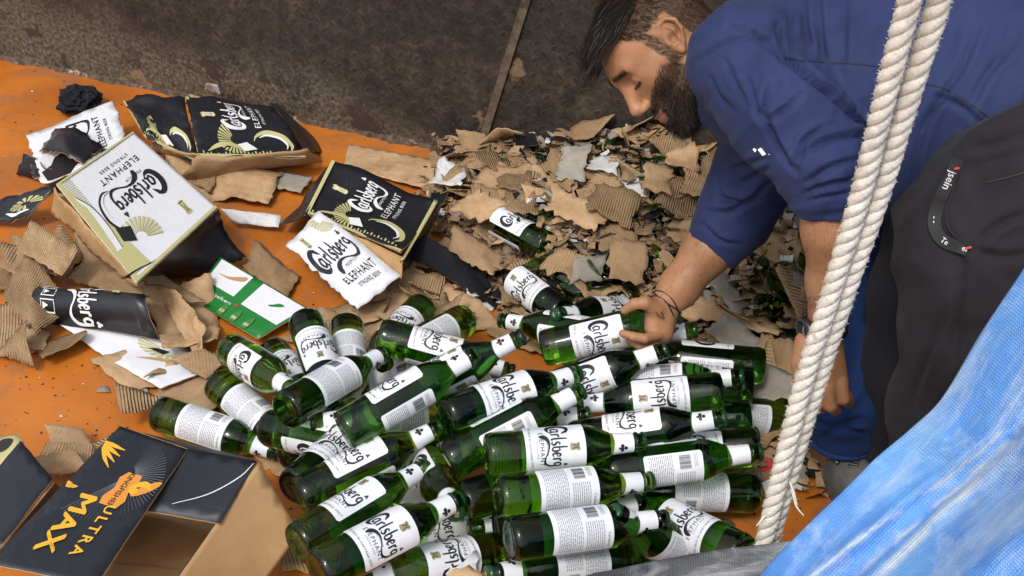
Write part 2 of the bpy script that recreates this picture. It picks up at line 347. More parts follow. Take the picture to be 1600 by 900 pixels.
# corner post at the left end
post = empty('corner_post', A0, 'rust streaked orange corner post at the left end of the plate wall', 'post')
V = []
for (s, n) in ((-.09, -.03), (0.0, -.03), (0.0, .05), (-.09, .05)): V += [wpt(s - .0, 0, n) - A0, wpt(s + .0, HW, n) - A0]
Fs = [(0, 1, 3, 2), (2, 3, 5, 4), (4, 5, 7, 6), (6, 7, 1, 0), (1, 7, 5, 3), (0, 2, 4, 6)]
link('post_body', mesh('post_body', V, [f[::-1] for f in Fs], [M['floor']], smooth=False), post)

# ------------------------------------------------------------------ bottles
BL, BR = .248, .0334
SC = .248 / .255
prof = [(r * SC, z * SC) for r, z in [(0, 0.004), (.020, .003), (.028, 0), (.0318, .002), (.0342, .010), (.0342, .02), (.0344, .155), (.0333, .163), (.0308, .172), (.0265, .182), (.0225, .191), (.0178, .200), (.0155, .210), (.0148, .222), (.0142, .236), (.0138, .2375), (.0158, .2385), (.0165, .2405), (.0158, .2425), (.0140, .244), (.0143, .252), (.0122, .254), (0, .254)]]
def lathe(pf, seg=32, a0=0, a1=2 * math.pi):
    V = []; Fs = []
    closed = abs(a1 - a0 - 2 * math.pi) < 1e-6; n = seg if closed else seg + 1
    for r, z in pf:
        for k in range(n):
            t = a0 + (a1 - a0) * k / seg; V.append((r * math.cos(t), r * math.sin(t), z))
    for i in range(len(pf) - 1):
        for k in range(seg): a = i * n + k; b = i * n + (k + 1) % n; Fs.append((a, b, b + n, a + n))
    return V, Fs
V, Fs = lathe(prof, 36)
bm = bmesh.new(); tmp = mesh('x', V, Fs); bm.from_mesh(tmp); bmesh.ops.remove_doubles(bm, verts=bm.verts, dist=1e-5); bmesh.ops.recalc_face_normals(bm, faces=bm.faces)
me_glass = bpy.data.meshes.new('bottle_glass'); bm.to_mesh(me_glass); bm.free(); me_glass.materials.append(M['glass']); me_glass.polygons.foreach_set('use_smooth', [True] * len(me_glass.polygons))
def wrap(R, z0, phi0=0):
    return lambda x, y, R=R: (R * math.cos(phi0 + x / R), R * math.sin(phi0 + x / R), z0 + y)
M['inkgo'] = flat('dull_gold_ink', (.30, .26, .15)); KEYS = ['paper', 'ink', 'inkg', 'inkt', 'inkgr', 'goldcap', 'inkgo']
rng = random.Random(3)
def label_mesh(name, w, h, z0, R, art, phi0=0, corner=.004, arch=0.0):
    n = 26; V = []; Fs = []; mi = []
    for i in range(n + 1):
        x = -w / 2 + w * i / n; e = min(x + w / 2, w / 2 - x); c = corner * (1 - min(1, e / corner)) ** 2 if corner else 0
        ar = arch * (1 - (2 * x / w) ** 2)
        V += [wrap(R, z0, phi0)(x, c * .8), wrap(R, z0, phi0)(x, h - c * .8 + ar)]
    for i in range(n): Fs.append((2 * i, 2 * i + 2, 2 * i + 3, 2 * i + 1)); mi.append(0)
    a2 = [(k, p) for k, p in art]
    av, af, am = build_art(a2, wrap(R + .00025, z0, phi0), KEYS); b = len(V)
    V += av; Fs += [[b + q for q in f] for f in af]; mi += am
    return mesh(name, V, Fs, [M[k] for k in KEYS], mi)
LH = .092
fa = []
fa += xf(wordmark('ink'), .0088, .0122, -.0385, .040)
fa += xf(emblem('inkgo', 'ink'), .0115, .0105, .006, .070)
fa += text2d('PREMIUM', 'ink', .0045, .006, .0315, 1.3)
fa += text2d('ELEPHANT', 'ink', .0098, .006, .0215, 1.25)
fa += text2d('STRONG BEER', 'inkgr', .004, .006, .0165, 1.3)
t_ = text2d('FOR SALE IN HARYANA ONLY', 'ink', .0052, 0, .0055, 1.15)
fa += [(k, [(x, y + 18 * x * x * .12) for x, y in p]) for k, p in t_]
me_front = label_mesh('front_label', .088, LH, .057, BR + .0007, fa)
ba = barcode(-.036, .055, .022, .018, 'ink', rng) + fineprint(-.008, .05, .044, .030, 9, 'inkt', rng) + fineprint(-.038, .008, .074, .038, 13, 'inkt', rng)
ba += fineprint(-.036, .078, .02, .007, 3, 'inkt', rng) + text2d('Carlsberg', 'inkgr', .006, .022, .083)
ba += rect(.022, .012, .034, .0125, 'inkgr') + rect(.022, .024, .034, .0245, 'inkgr') + rect(.022, .012, .0225, .0245, 'inkgr')
me_back = label_mesh('back_label', .082, LH, .057, BR + .0007, ba, math.pi)
na = xf(clover('ink'), .0072, .0072, .012, .012)
na += xf(clover('ink'), .0072, .0072, -.034, .012)
nR = .0152
def neckshell():
    V = []; Fs = []; mi = []; n = 28; rows = [(.0166, .1985), (.0155, .2105), (.0151, .222), (.0146, .235)]
    for (r, z) in rows:
        for k in range(n): t = 2 * math.pi * k / n; V.append(((r * SC + .0008) * math.cos(t), (r + .0008) * math.sin(t), z * SC + (.0015 * math.cos(t) if z < .2 else 0)))
    for i in range(3):
        for k in range(n): Fs.append((i * n + k, i * n + (k + 1) % n, (i + 1) * n + (k + 1) % n, (i + 1) * n + k)); mi.append(0)
    av, af, am = build_art(na, wrap(.0168 * SC, .203 * SC), KEYS); b = len(V)
    V += av; Fs += [[b + q for q in f] for f in af]; mi += am
    return mesh('neck_label', V, Fs, [M[k] for k in KEYS], mi)
me_neck = neckshell()
def capmesh():
    n = 42; V = []; Fs = []; mi = []
    for i, (r, z, fl_) in enumerate(((.0142, .2495, 1), (.0146, .2525, 1), (.0135, .2562, .3), (.011, .2572, 0), (0.0, .2574, 0))):
        for k in range(n): t = 2 * math.pi * k / n; rr = r + fl_ * .0009 * math.cos(21 * t); V.append((rr * SC * math.cos(t), rr * SC * math.sin(t), z * SC))
    for i in range(4):
        for k in range(n): Fs.append((i * n + k, i * n + (k + 1) % n, (i + 1) * n + (k + 1) % n, (i + 1) * n + k)); mi.append(0)
    av, af, am = build_art(xf(emblem('goldcap', 'ink'), .0062, .0062, 0, -.003), lambda x, y: (x, y, .2580 * SC), ['cap', 'goldcap', 'ink']); b = len(V)
    V += av; Fs += [[b + q for q in f] for f in af]; mi += am
    return mesh('cap', V, Fs, [M['cap'], M['goldcap'], M['ink']], mi)
me_cap = capmesh(); M['gcap'] = flat('dark_green_cap', (.008, .05, .018), .15)
me_capg = me_cap.copy(); me_capg.name = 'cap_green'; me_capg.materials[0] = M['gcap']
GRP = 'green beer bottles heaped on the truck bed'
# base pixel, tip pixel, layer, roll (0 front label to camera, 180 back label), cap?, label
BT = [
 (478,503,527,640,1.7,-18,1,'green bottle slanting down with its base against the green carton, front label half turned'),
 (541,508,552,640,1.2,180,1,'short looking dark bottle with barcode label up, second from the green carton'),
 (362,547,458,610,1.2,40,1,'bottle with its black cap over the shoulder of the one below, front label seen sideways'),
 (449,640,596,555,2.6,165,1,'bottle with barcode label and black capped neck raised to the upper right, left in pile'),
 (340,598,470,725,.3,170,1,'bottle pointing down right with wide barcode label, second from the left of the pile'),
 (247,645,435,714,.05,172,1,'leftmost bottle of the pile, back label up, alone beside the black carton'),
 (662,478,565,580,1.0,20,1,'rearmost bottle, upside down front label, base towards the torn white carton'),
 (726,500,596,570,1.3,165,1,'dark based bottle with barcode label right of the rearmost bottle'),
 (596,525,815,585,2.0,-62,1,'bottle lying level with two labels showing, above the diagonal bottles'),
 (612,628,830,519,2.0,-75,1,'diagonal bottle whose white neck ends beside the held bottle'),
 (540,672,738,557,3.1,-95,0,'large pale green diagonal bottle in the middle left showing strips of both labels'),
 (700,650,898,585,3.1,-15,0,'middle bottle with front label read downwards and black clover on the neck'),
 (848,545,1075,490,2.9,18,0,'bottle under the fingers of the reaching hand'),
 (828,625,1058,540,2.2,22,0,'bottle directly in front of the one under the hand, parallel to it'),
 (1124,612,901,633,2.6,-8,0,'bottle pointing left with upside down front label, right part of pile'),
 (935,606,1172,588,1.9,180,0,'bottle half hidden behind the upside down label one, white neck to the right'),
 (1190,572,965,552,1.0,120,0,'dark bottle at the right rear of the pile with a thin barcode strip'),
 (1172,608,950,583,1.1,60,0,'dark bottle base just in front of the right rear bottle'),
 (1238,655,1040,640,.1,150,0,'rightmost dark bottle, nearly behind the rope, small back label'),
 (895,690,1137,652,2.3,-70,0,'bottle with a strip of front label just below the bottle with upside down label'),
 (1168,655,935,668,.9,100,0,'dark base at the right end of the middle row of bottles'),
 (690,668,926,648,1.6,90,0,'bottle seen only by its plain white neck between others in mid pile'),
 (700,720,905,613,2.6,-130,0,'diagonal bottle with barcode strip and open rim beside the clover necked bottle'),
 (764,710,998,690,3.2,-12,0,'clean horizontal bottle in the centre, front label and clover neck label'),
 (782,777,1010,752,2.9,178,0,'bottle directly below the centre one, bluish damp back label up'),
 (800,842,1032,812,2.6,176,0,'bottle below the damp labelled one, back label up, bright green shoulder'),
 (988,873,762,898,1.9,180,0,'bottle at the bottom edge pointing left, back label up'),
 (948,737,1182,707,2.4,-138,0,'long olive bottle at right with back label above and front label below'),
 (1182,770,955,765,1.0,178,0,'dark bottle lowest at the right, back label up, on the orange floor'),
 (1160,868,975,778,1.1,10,0,'bottle slanting down right beside the screw in the orange floor, front label up'),
 (1042,915,992,728,.2,175,0,'foreshortened bottle at the bottom edge under the grey sheet, round label end'),
 (1110,890,960,800,.1,150,0,'bottle under the slanting one at the lower right, thin back label'),
 (470,777,682,670,2.2,-75,0,'diagonal bottle at left with barcode strip and front label strip, clover on neck'),
 (462,762,592,645,1.2,-30,0,'bottle behind the left diagonal ones, front label seen over their bodies'),
 (468,850,660,733,2.3,-70,0,'second diagonal bottle from the lower left, bright green shoulder'),
 (500,893,712,783,2.9,-12,0,'nearest diagonal bottle at lower left with full front label'),
 (575,830,752,695,.9,175,0,'bottle hidden below the diagonal ones, only back label showing in the gap'),
 (655,700,712,800,1.4,60,0,'short looking bottle between the diagonal and horizontal groups, neck down'),
 (724,785,935,718,1.7,60,0,'bottle base facing the diagonal bottles below the centre bottle'),
 (500,800,712,692,.7,-30,0,'low bottle under the left diagonal group, white neck to the right'),
 (783,862,560,905,1.4,12,0,'bottle at the bottom partly under a torn cardboard piece, label upside down'),
 (955,795,736,826,.9,170,0,'low bottle pointing left below the damp labelled bottle'),
 (598,862,832,808,.6,-50,0,'low bottle behind the nearest diagonal one, front label strip'),
 (783,822,1000,790,1.2,175,0,'bottle between the two back labelled ones in the centre, base disc left'),
 (960,530,788,502,.6,120,0,'bottle pointing left behind the held bottle, neck near its base'),
 (1000,488,868,492,.4,40,0,'bottle behind the held bottle with crinkled bright neck'),
 (715,640,489,660,1.2,150,1,'bottle with gold printed cap towards the left, below the raised neck bottle'),
 (420,668,600,705,.9,90,1,'dark bottle base at left under the raised neck bottle'),
 (452,712,600,640,.4,175,0,'bottle with its base disc beside the open carton, mostly in shade'),
 (530,618,762,560,1.1,178,0,'bottle under the large pale diagonal bottle, barcode label flat to the sky'),
 (425,548,500,650,.5,-10,0,'bottle between the two leftmost standing labels, small part of front label'),
 (770,580,670,675,.9,0,0,'bottle neck pointing down left in the middle of the pile'),
 (1178,697,940,716,1.3,-15,0,'dark bottle at the right with a front label near its base'),
 (770,795,992,702,.8,-20,0,'bottle with tilted clover neck label in the centre right'),
 (960,718,1180,680,.9,178,0,'bottle under the long olive bottle, slice of back label'),
 (880,548,1110,512,.7,90,0,'bottle beyond the hand with its plain white neck to the right'),
]
def seg_seg(p1, q1, p2, q2):
    d1 = q1 - p1; d2 = q2 - p2; r = p1 - p2; a = d1.dot(d1); e = d2.dot(d2); f = d2.dot(r); c = d1.dot(r); b = d1.dot(d2); den = a * e - b * b
    s = min(1, max(0, (b * f - c * e) / den)) if den > 1e-12 else 0
    t = (b * s + f) / e
    if t < 0: t = 0; s = min(1, max(0, -c / a))
    elif t > 1: t = 1; s = min(1, max(0, (b - c) / a))
    return (p1 + d1 * s - p2 - d2 * t).length
bot = []
for (bx, by, tx, ty, ly, roll, capd, lab) in BT:
    h = BR + .001 + ly * .040; B = P(bx, by, h); d = ray(tx, ty)
    w = C0 - B; a = d.dot(d); b2 = d.dot(w); c = w.dot(w) - (BL * .985) ** 2; disc_ = b2 * b2 - a * c
    if disc_ > 0:
        r1 = (-b2 - math.sqrt(disc_)) / a; r2 = (-b2 + math.sqrt(disc_)) / a; cand = [C0 + d * r1, C0 + d * r2]
        cand.sort(key=lambda q: abs(q.z - h) + (10 if q.z < .015 else 0)); T = cand[0]
    else: T = C0 + d * (-b2 / a)
    if T.z < .018: T.z = .018
    ax = (T - B).normalized(); bot.append([B, ax, ly, (B + ax * .12).z])
def caps(b): return [(b[0] + b[1] * .034, b[0] + b[1] * .150, .0365), (b[0] + b[1] * .165, b[0] + b[1] * .185, .026), (b[0] + b[1] * .2, b[0] + b[1] * .25, .0155)]
for it in range(70):
    mv = [0.0] * len(bot); cp = [caps(b) for b in bot]
    for i in range(len(bot)):
        for j in range(i + 1, len(bot)):
            if (bot[i][0] - bot[j][0]).length > .55: continue
            pen = 0
            for (p1, q1, r1) in cp[i]:
                for (p2, q2, r2) in cp[j]: pen = max(pen, r1 + r2 - seg_seg(p1, q1, p2, q2))
            if pen > .0005:
                hi, lo = (i, j) if bot[i][2] >= bot[j][2] else (j, i)
                mv[hi] = min(.012, mv[hi] + pen * .30); mv[lo] = max(-.012, mv[lo] - pen * .30)
    for i, b in enumerate(bot):
        if not mv[i]: continue
        mid = b[0] + b[1] * .12; dirn = (C0 - mid).normalized(); nb = b[0] + dirn * mv[i]
        if mid.z > b[3] + .055: continue
        lowest = min(nb.z - .0365 * math.sqrt(max(0, 1 - b[1].z ** 2)), (nb + b[1] * .14).z - .036, (nb + b[1] * .24).z - .015)
        if lowest < .001: nb = nb + dirn * ((.001 - lowest) / dirn.z) * .7
        b[0] = nb
def bottle_root(B, ax, roll, lab, capd, name='beer_bottle', group=GRP, parts=None):
    mid = B + ax * .1; tocam = (C0 - mid); xx = (tocam - ax * tocam.dot(ax)).normalized(); yy = ax.cross(xx)
    m3 = Matrix((xx, yy, ax)).transposed(); m3 = m3 @ Matrix.Rotation(R_(roll), 3, 'Z')
    r = empty(name, B, lab, 'bottle', group); r.rotation_mode = 'QUATERNION'; r.rotation_quaternion = m3.to_quaternion()
    for nm, me in (parts or (('glass_body', me_glass), ('front_label', me_front), ('back_label', me_back), ('neck_label', me_neck), ('cap', me_cap if capd else me_capg))):
        link(nm, me, r)
    return r
for b, t in zip(bot, BT): bottle_root(b[0], b[1], t[5], t[7], t[6])
# ------------------------------------------------------------------ torn and printed cardboard
def nz(x, y, s=0.0): return noise.noise(Vector((x, y, s)))
def jag(outline, step=.012, amp=.006, seed=1, skip=()):
    out = []; n = len(outline)
    for i in range(n):
        a = Vector(outline[i]); b = Vector(outline[(i + 1) % n]); L = (b - a).length; k = max(1, int(L / step)); nn = Vector((-(b - a).y, (b - a).x)) / max(L, 1e-6)
        am = amp * (.12 if i in skip else 1)
        for j in range(k):
            p = a + (b - a) * (j / k); q = .45 * nz(p.x * 16, p.y * 16, seed) + .55 * nz(p.x * 75, p.y * 75, seed + 9) + .45 * nz(p.x * 210, p.y * 210, seed + 4)
            out.append(p + nn * am * q * (1 if j else .4))
    return out
def tess(outline, sp):
    xs = [p[0] for p in outline]; ys = [p[1] for p in outline]; V = [Vector((p[0], p[1])) for p in outline]; n0 = len(V)
    x = min(xs) + sp * .5; r = 0
    def inside(px, py):
        c = False; j = n0 - 1
        for i in range(n0):
            if (V[i].y > py) != (V[j].y > py) and px < (V[j].x - V[i].x) * (py - V[i].y) / (V[j].y - V[i].y) + V[i].x: c = not c
            j = i
        return c
    while x < max(xs):
        y = min(ys) + sp * (.5 if r % 2 else .15)
        while y < max(ys):
            if inside(x, y) and min((V[i] - Vector((x, y))).length_squared for i in range(n0)) > (sp * .35) ** 2: V.append(Vector((x, y)))
            y += sp
        x += sp; r += 1
    v2, e2, f2, ov, oe, of = geometry.delaunay_2d_cdt(V, [], [list(range(n0))], 1, 1e-6)
    return [Vector(p) for p in v2], [list(f) for f in f2]
def sheet_mesh(name, S, outline, mats, sp=.02, t=.003, art=(), uvf=None, artoff=.0012):
    """S(x,y)->Vector. mats: (front, back) keys; art drawn on the front"""
    v2, f2 = tess(outline, sp); e = 1e-3
    def nrm(x, y):
        a = S(x + e, y) - S(x - e, y); b = S(x, y + e) - S(x, y - e); n = a.cross(b); return n.normalized() if n.length > 0 else Vector((0, 0, 1))
    T = [S(p.x, p.y) for p in v2]; NN = [nrm(p.x, p.y) for p in v2]; n = len(T)
    V = T + [a - b * t for a, b in zip(T, NN)]; Fs = []; mi = []; cnt = {}
    for f in f2:
        # orient to +z in 2-D
        ar = sum(v2[f[i]].x * v2[f[(i + 1) % len(f)]].y - v2[f[(i + 1) % len(f)]].x * v2[f[i]].y for i in range(len(f)))
        if ar < 0: f = f[::-1]
        Fs.append(f); mi.append(0); Fs.append([q + n for q in reversed(f)]); mi.append(1)
        for i in range(len(f)): k = (f[i], f[(i + 1) % len(f)]); cnt[k] = cnt.get(k, 0) + 1
    for (a, b) in list(cnt):
        if (b, a) not in cnt: Fs.append([b, a, a + n, b + n]); mi.append(1)
    uv = [(p.x, p.y) for p in v2] * 2
    keys = [mats[0], mats[1]] + sorted({k for k, _ in art})
    if art:
        lay = 0; pk = None
        for k, p in art:
            if k != pk: lay += 1; pk = k
            b = len(V)
            for x, y in p: q = S(x, y); V.append(q + nrm(x, y) * (artoff + min(lay, 14) * .00016)); uv.append((x, y))
            Fs.append(list(range(b, b + len(p)))); mi.append(2 + keys[2:].index(k))
    return mesh(name, V, Fs, [M[k] for k in keys], mi, True, uv)
def quadS(q, W, H, crump=.004, freq=6, seed=0, bulge=0.0, fold=None, axis=0):
    """bilinear patch over 4 world points (u0v0,u1v0,u1v1,u0v1) in metres W x H, crumpled"""
    a, b, c, d = [Vector(p) for p in q]; nn = (b - a).cross(d - a).normalized()
    fr = random.Random(int(seed) * 7 + 1); FL = []
    for _ in range(5):
        t = fr.uniform(0, math.pi); FL.append((math.cos(t), math.sin(t), math.cos(t) * W * fr.uniform(.15, .85) + math.sin(t) * H * fr.uniform(.15, .85), fr.choice((-1, 1)) * fr.uniform(.5, 1.3)))
    def S(x, y):
        u, v = x / W, y / H
        p = a * (1 - u) * (1 - v) + b * u * (1 - v) + c * u * v + d * (1 - u) * v
        r = 1 - 2 * abs(nz(x * freq * .8, y * freq * .8, seed + 5)); k = nz(x * freq, y * freq, seed) + .45 * nz(x * freq * 3.1, y * freq * 3.1, seed + 2)
        h = crump * (k + .8 * r)
        h += crump * 11 * sum(s * (abs(ca * x + sa * y - c0) - .06) for ca, sa, c0, s in FL) * .6 if crump > .0035 else 0
        if bulge: w = v if axis == 0 else u; h += bulge * (1 - (2 * w - 1) ** 2)
        if fold: h += fold(u, v)
        return p + nn * h
    return S
def dims(q): return ((Vector(q[1]) - Vector(q[0])).length + (Vector(q[2]) - Vector(q[3])).length) / 2, ((Vector(q[3]) - Vector(q[0])).length + (Vector(q[2]) - Vector(q[1])).length) / 2
def qpx(*a): return [P(x, y, h) for x, y, h in a]
def scale_art(art, W, H): return [(k, [(x * W, y * H) for x, y in p]) for k, p in art]
def clip_art(art, W=1, H=1): return [(k, [(min(max(x, .0), W), min(max(y, .0), H)) for x, y in p]) for k, p in art]
def fan(cx, cy, r, a0, a1, n, key, ry=None):
    ry = ry or r; a = []
    for i in range(n):
        t = R_(a0 + (a1 - a0) * (i + .5) / n); w = R_((a1 - a0) / n * .30)
        a.append((key, [(cx + .3 * r * math.cos(t - w), cy + .3 * ry * math.sin(t - w)), (cx + r * math.cos(t - w), cy + ry * math.sin(t - w)), (cx + r * 1.03 * math.cos(t), cy + ry * 1.03 * math.sin(t)), (cx + r * math.cos(t + w), cy + ry * math.sin(t + w)), (cx + .3 * r * math.cos(t + w), cy + .3 * ry * math.sin(t + w))]))
    return a
def panel_art(dark=True, mirror=False, text=True, s=1.0, fans=True):
    """unit square artwork: wordmark in the right, fan, horn and gold ribs at the left"""
    tx = 'inkw' if dark else 'ink'; g = 'inkg'; a = []
    if fans:
        a += rect(.0, .0, .045, 1, g) + rect(0, .965, 1, 1, g)
        for i in range(26): a += rect(.05, .06 + i * .035, .075 + .02 * (i % 2), .075 + i * .035, g)
        b = fan(.27, .60, .21, 20, 200, 15, g, .17)
        b += ribbon([(.12, .10, .004), (.2, .07, .018), (.32, .12, .032), (.38, .26, .028), (.33, .38, .012), (.27, .42, .002)], g)
        b += ribbon([(.15, .13, .002), (.22, .11, .010), (.31, .16, .016), (.345, .27, .012), (.31, .36, .003)], tx)
        b += ribbon([(.1, .9, .004), (.17, .82, .02), (.2, .7, .03), (.16, .6, .02), (.1, .55, .003)], g)
        b += [(tx, [(.13, .42), (.25, .5), (.2, .6), (.1, .55)])]
        a += b
    if text:
        x0 = .40 if fans else .1
        a += xf(wordmark(tx), .056 * s, .085 * s, x0, .50)
        a += xf(emblem(g, tx), .07 * s, .10 * s, x0 + .2, .76)
        a += text2d('PREMIUM', tx, .038 * s, x0 + .30, .405, 1.3) + text2d('ELEPHANT', tx, .085 * s, x0 + .26, .30, 1.2) + text2d('STRONG BEER', tx, .045 * s, x0 + .26, .235, 1.2)
    if mirror:     # swap the decorated side without mirroring the lettering
        a = [(k, p) for k, p in a]
    return clip_art(a)
def panel(name, q, mats, art=(), parent=None, jamp=.003, skip=(), crump=.004, freq=6, seed=0, bulge=0, fold=None, t=.003, outline=None, sp=.02, axis=0, flip=False):
    W, H = dims(q); S = quadS(q, W, H, crump, freq, seed, bulge, fold, axis)
    ol = [(x * W, y * H) for x, y in (outline or ((0, 0), (1, 0), (1, 1), (0, 1)))]
    me = sheet_mesh(name, S, jag(ol, .010, jamp, seed + 1, skip), mats, sp, t, scale_art(art, W, H))
    return link(name, me, parent)
def shift(art, x0, y0, sx, sy): return [(k, [(x0 + x * sx, y0 + y * sy) for x, y in p]) for k, p in art]
def swapx(art):
    """decoration at the far-u side"""
    return art

# A: white lidded carton ---------------------------------------------------
ct = empty('carton', P(213, 330), 'flattened carton with a clean white printed top lying upside down, black crumpled side', 'carton', 'crushed beer cartons')
def rel(o, base=None):
    """world-space meshes parented under an empty with an offset"""
    o.matrix_parent_inverse = Matrix.Translation(-o.parent.location); return o
artA = []
artA += xf(wordmark('ink'), .062, .09, .16, .42) + xf(emblem('inkg', 'ink'), .055, .09, .22, .78) + text2d('PREMIUM', 'ink', .038, .36, .33, 1.3) + text2d('ELEPHANT', 'ink', .085, .42, .20, 1.25) + text2d('STRONG BEER', 'ink', .045, .42, .13, 1.3)
artA += rect(.955, 0, 1, 1, 'inkg') + rect(0, .975, 1, 1, 'inkg') + rect(0, 0, 1, .02, 'inkg')
for i in range(20): artA += rect(.86, .03 + i * .021, .95, .036 + i * .021, 'inkg')
artA += [('inkg', [(.955, .1), (.955, .95), (.8, .96), (.83, .6), (.9, .3)])]
artA += fan(.72, .78, .2, 150, 330, 14, 'inkg', .17)
artA += ribbon([(.95, .2, .004), (.9, .35, .02), (.9, .55, .03), (.93, .75, .03)], 'white') + ribbon([(.935, .2, .003), (.875, .35, .004), (.87, .55, .004), (.9, .75, .003)], 'ink')
artA += ribbon([(.64, .33, .002), (.72, .31, .012), (.80, .38, .02), (.83, .52, .022), (.80, .64, .02)], 'ink') + ribbon([(.65, .33, .001), (.72, .325, .007), (.79, .39, .012), (.815, .52, .014), (.79, .62, .012)], 'white') + [('ink', [(.72, .66), (.84, .60), (.86, .72), (.76, .78)])]
panel('top_panel', qpx((208, 207, .10), (88, 290, .13), (213, 443, .16), (340, 325, .13)), ('white', 'kraftbox'), clip_art(artA), ct, .001, (), .0016, 4, 4)
panel('side_panel', qpx((213, 445, .157), (341, 327, .127), (392, 405, .03), (280, 440, .02)), ('black', 'black'), (), ct, .012, (0,), .012, 7, 8, .02)
panel('end_panel', qpx((88, 292, .126), (213, 446, .155), (205, 450, .10), (82, 330, .05)), ('kraft', 'kraftbox'), (), ct, .006, (0,), .006, 9, 12)
panel('top_panel', qpx((90, 296, .09), (340, 330, .09), (345, 335, .04), (90, 320, .03)), ('kraft', 'kraft'), (), ct, .004, (0,), .006, 9, 14)
for c in ct.children: rel(c)

# B: black carton at the back ----------------------------------------------
ct = empty('carton', P(360, 215), 'long crushed black carton lying against the foot of the plate wall, two printed faces', 'carton', 'crushed beer cartons')
pa = panel_art(True)
panel('front_panel', qpx((478, 236, .09), (425, 160, .10), (290, 152, .11), (310, 244, .10)), ('black', 'kraftbox'), pa, ct, .004, (), .012, 7, 21)
panel('side_panel', qpx((304, 242, .10), (288, 152, .115), (190, 152, .07), (228, 216, .09)), ('black', 'black'), clip_art(panel_art(True, text=False)), ct, .010, (0,), .014, 8, 22)
panel('lower_flap', qpx((505, 258, .015), (480, 232, .095), (308, 243, .105), (278, 278, .03)), ('kraft', 'kraftbox'), (), ct, .009, (1,), .008, 7, 23)
panel('side_panel', qpx((478, 236, .088), (500, 238, .0), (440, 160, .02), (425, 161, .098)), ('black', 'black'), (), ct, .004, (3,), .006, 7, 24)
panel('side_panel', qpx((240, 218, .085), (308, 246, .10), (300, 262, .03), (235, 235, .03)), ('black', 'kraftbox'), rect(.1, .3, .5, .8, 'inkg') + text2d('Carlsberg', 'inkgn', .12, .3, .5), ct, .008, (0,), .012, 9, 25)
for c in ct.children: rel(c)

# C: black/white torn carton in the centre ----------------------------------
ct = empty('carton', P(560, 380), 'crushed carton with a black printed lid beside a crumpled white printed face, centre', 'carton', 'crushed beer cartons')
panel('top_panel', qpx((628, 408, .12), (683, 312, .13), (520, 257, .12), (478, 335, .10)), ('black', 'kraftbox'), pa, ct, .002, (), .008, 6, 31)
panel('side_panel', qpx((560, 487, .06), (626, 430, .10), (500, 335, .12), (445, 380, .09)), ('white', 'whitecard'), clip_art(xf(wordmark('ink'), .098, .115, .06, .50) + xf(emblem('inkg', 'ink'), .08, .11, .3, .80) + text2d('PREMIUM', 'ink', .055, .60, .36, 1.3) + text2d('ELEPHANT', 'ink', .125, .55, .22, 1.2) + text2d('STRONG BEER', 'ink', .062, .58, .13, 1.2) + fan(.85, .95, .2, 150, 300, 12, 'inkg')), ct, .012, (1,), .007, 12, 32, .004)
panel('middle_panel', qpx((478, 332, .11), (628, 402, .125), (626, 436, .095), (486, 345, .10)), ('inkg', 'kraftbox'), ribbon([(.05, .5, .05), (.3, .62, .12), (.6, .5, .14), (.95, .45, .1)], 'white') + [('ink', [(.1 + .04 * i, .8), (.115 + .04 * i, .8), (.13 + .04 * i, .95), (.115 + .04 * i, .95)]) for i in range(20)] + ribbon([(.3, .15, .04), (.5, .35, .08), (.75, .2, .08), (.9, .05, .02)], 'ink'), ct, .004, (), .010, 7, 33)
panel('side_panel', qpx((440, 352, .03), (480, 342, .10), (520, 258, .12), (480, 300, .02)), ('black', 'black'), (), ct, .003, (1,), .006, 6, 34)
panel('side_panel', qpx((628, 410, .118), (640, 425, .01), (688, 330, .02), (684, 313, .128)), ('black', 'black'), (), ct, .003, (3,), .005, 6, 35)
panel('corner_band', qpx((626, 408, .122), (632, 405, .122), (684, 316, .132), (679, 312, .132)), ('inkg', 'kraftbox'), (), ct, .001, (), .002, 6, 36)
for c in ct.children: rel(c)

# D: black rolled panel lower left --------------------------------------------
def one(name, label, cat, q, mats, art=(), group=None, **k):
    W, H = dims(q); loc = (Vector(q[0]) + Vector(q[2])) / 2; loc.z = min(Vector(p).z for p in q)
    o = panel(name, [Vector(p) - loc for p in q], mats, art, None, **k); o.location = loc; return tag(o, label, cat, group)
artD = xf(wordmark('inkw'), .105, .085, .08, .42) + xf(emblem('inkg', 'inkw'), .12, .05, .3, .72)
artD += rect(.06, .03, .94, .04, 'inkw')
for i in range(3): artD += rect(.12 + .27 * i, .08, .14 + .27 * i, .2, 'inkw') + rect(.12 + .27 * i, .08, .33 + .27 * i, .085, 'inkw') + rect(.12 + .27 * i, .195, .33 + .27 * i, .2, 'inkw') + rect(.31 + .27 * i, .08, .33 + .27 * i, .2, 'inkw') + [('inkw', [(.17 + .27 * i, .1), (.28 + .27 * i, .1), (.22 + .27 * i, .15)])]
artD += text2d('BOTTLES', 'inkw', .05, .3, .05)
one('carton_sheet', 'glossy black carton panel bowed upward, white wordmark running down it, beside bare orange floor', 'cardboard', qpx((82, 450, .04), (52, 500, .02), (250, 533, .03), (238, 468, .07)), ('black', 'kraftbox'), clip_art(artD), 'torn carton panels', jamp=.010, skip=(0, 1), crump=.006, freq=6, seed=41, bulge=.05, axis=1)
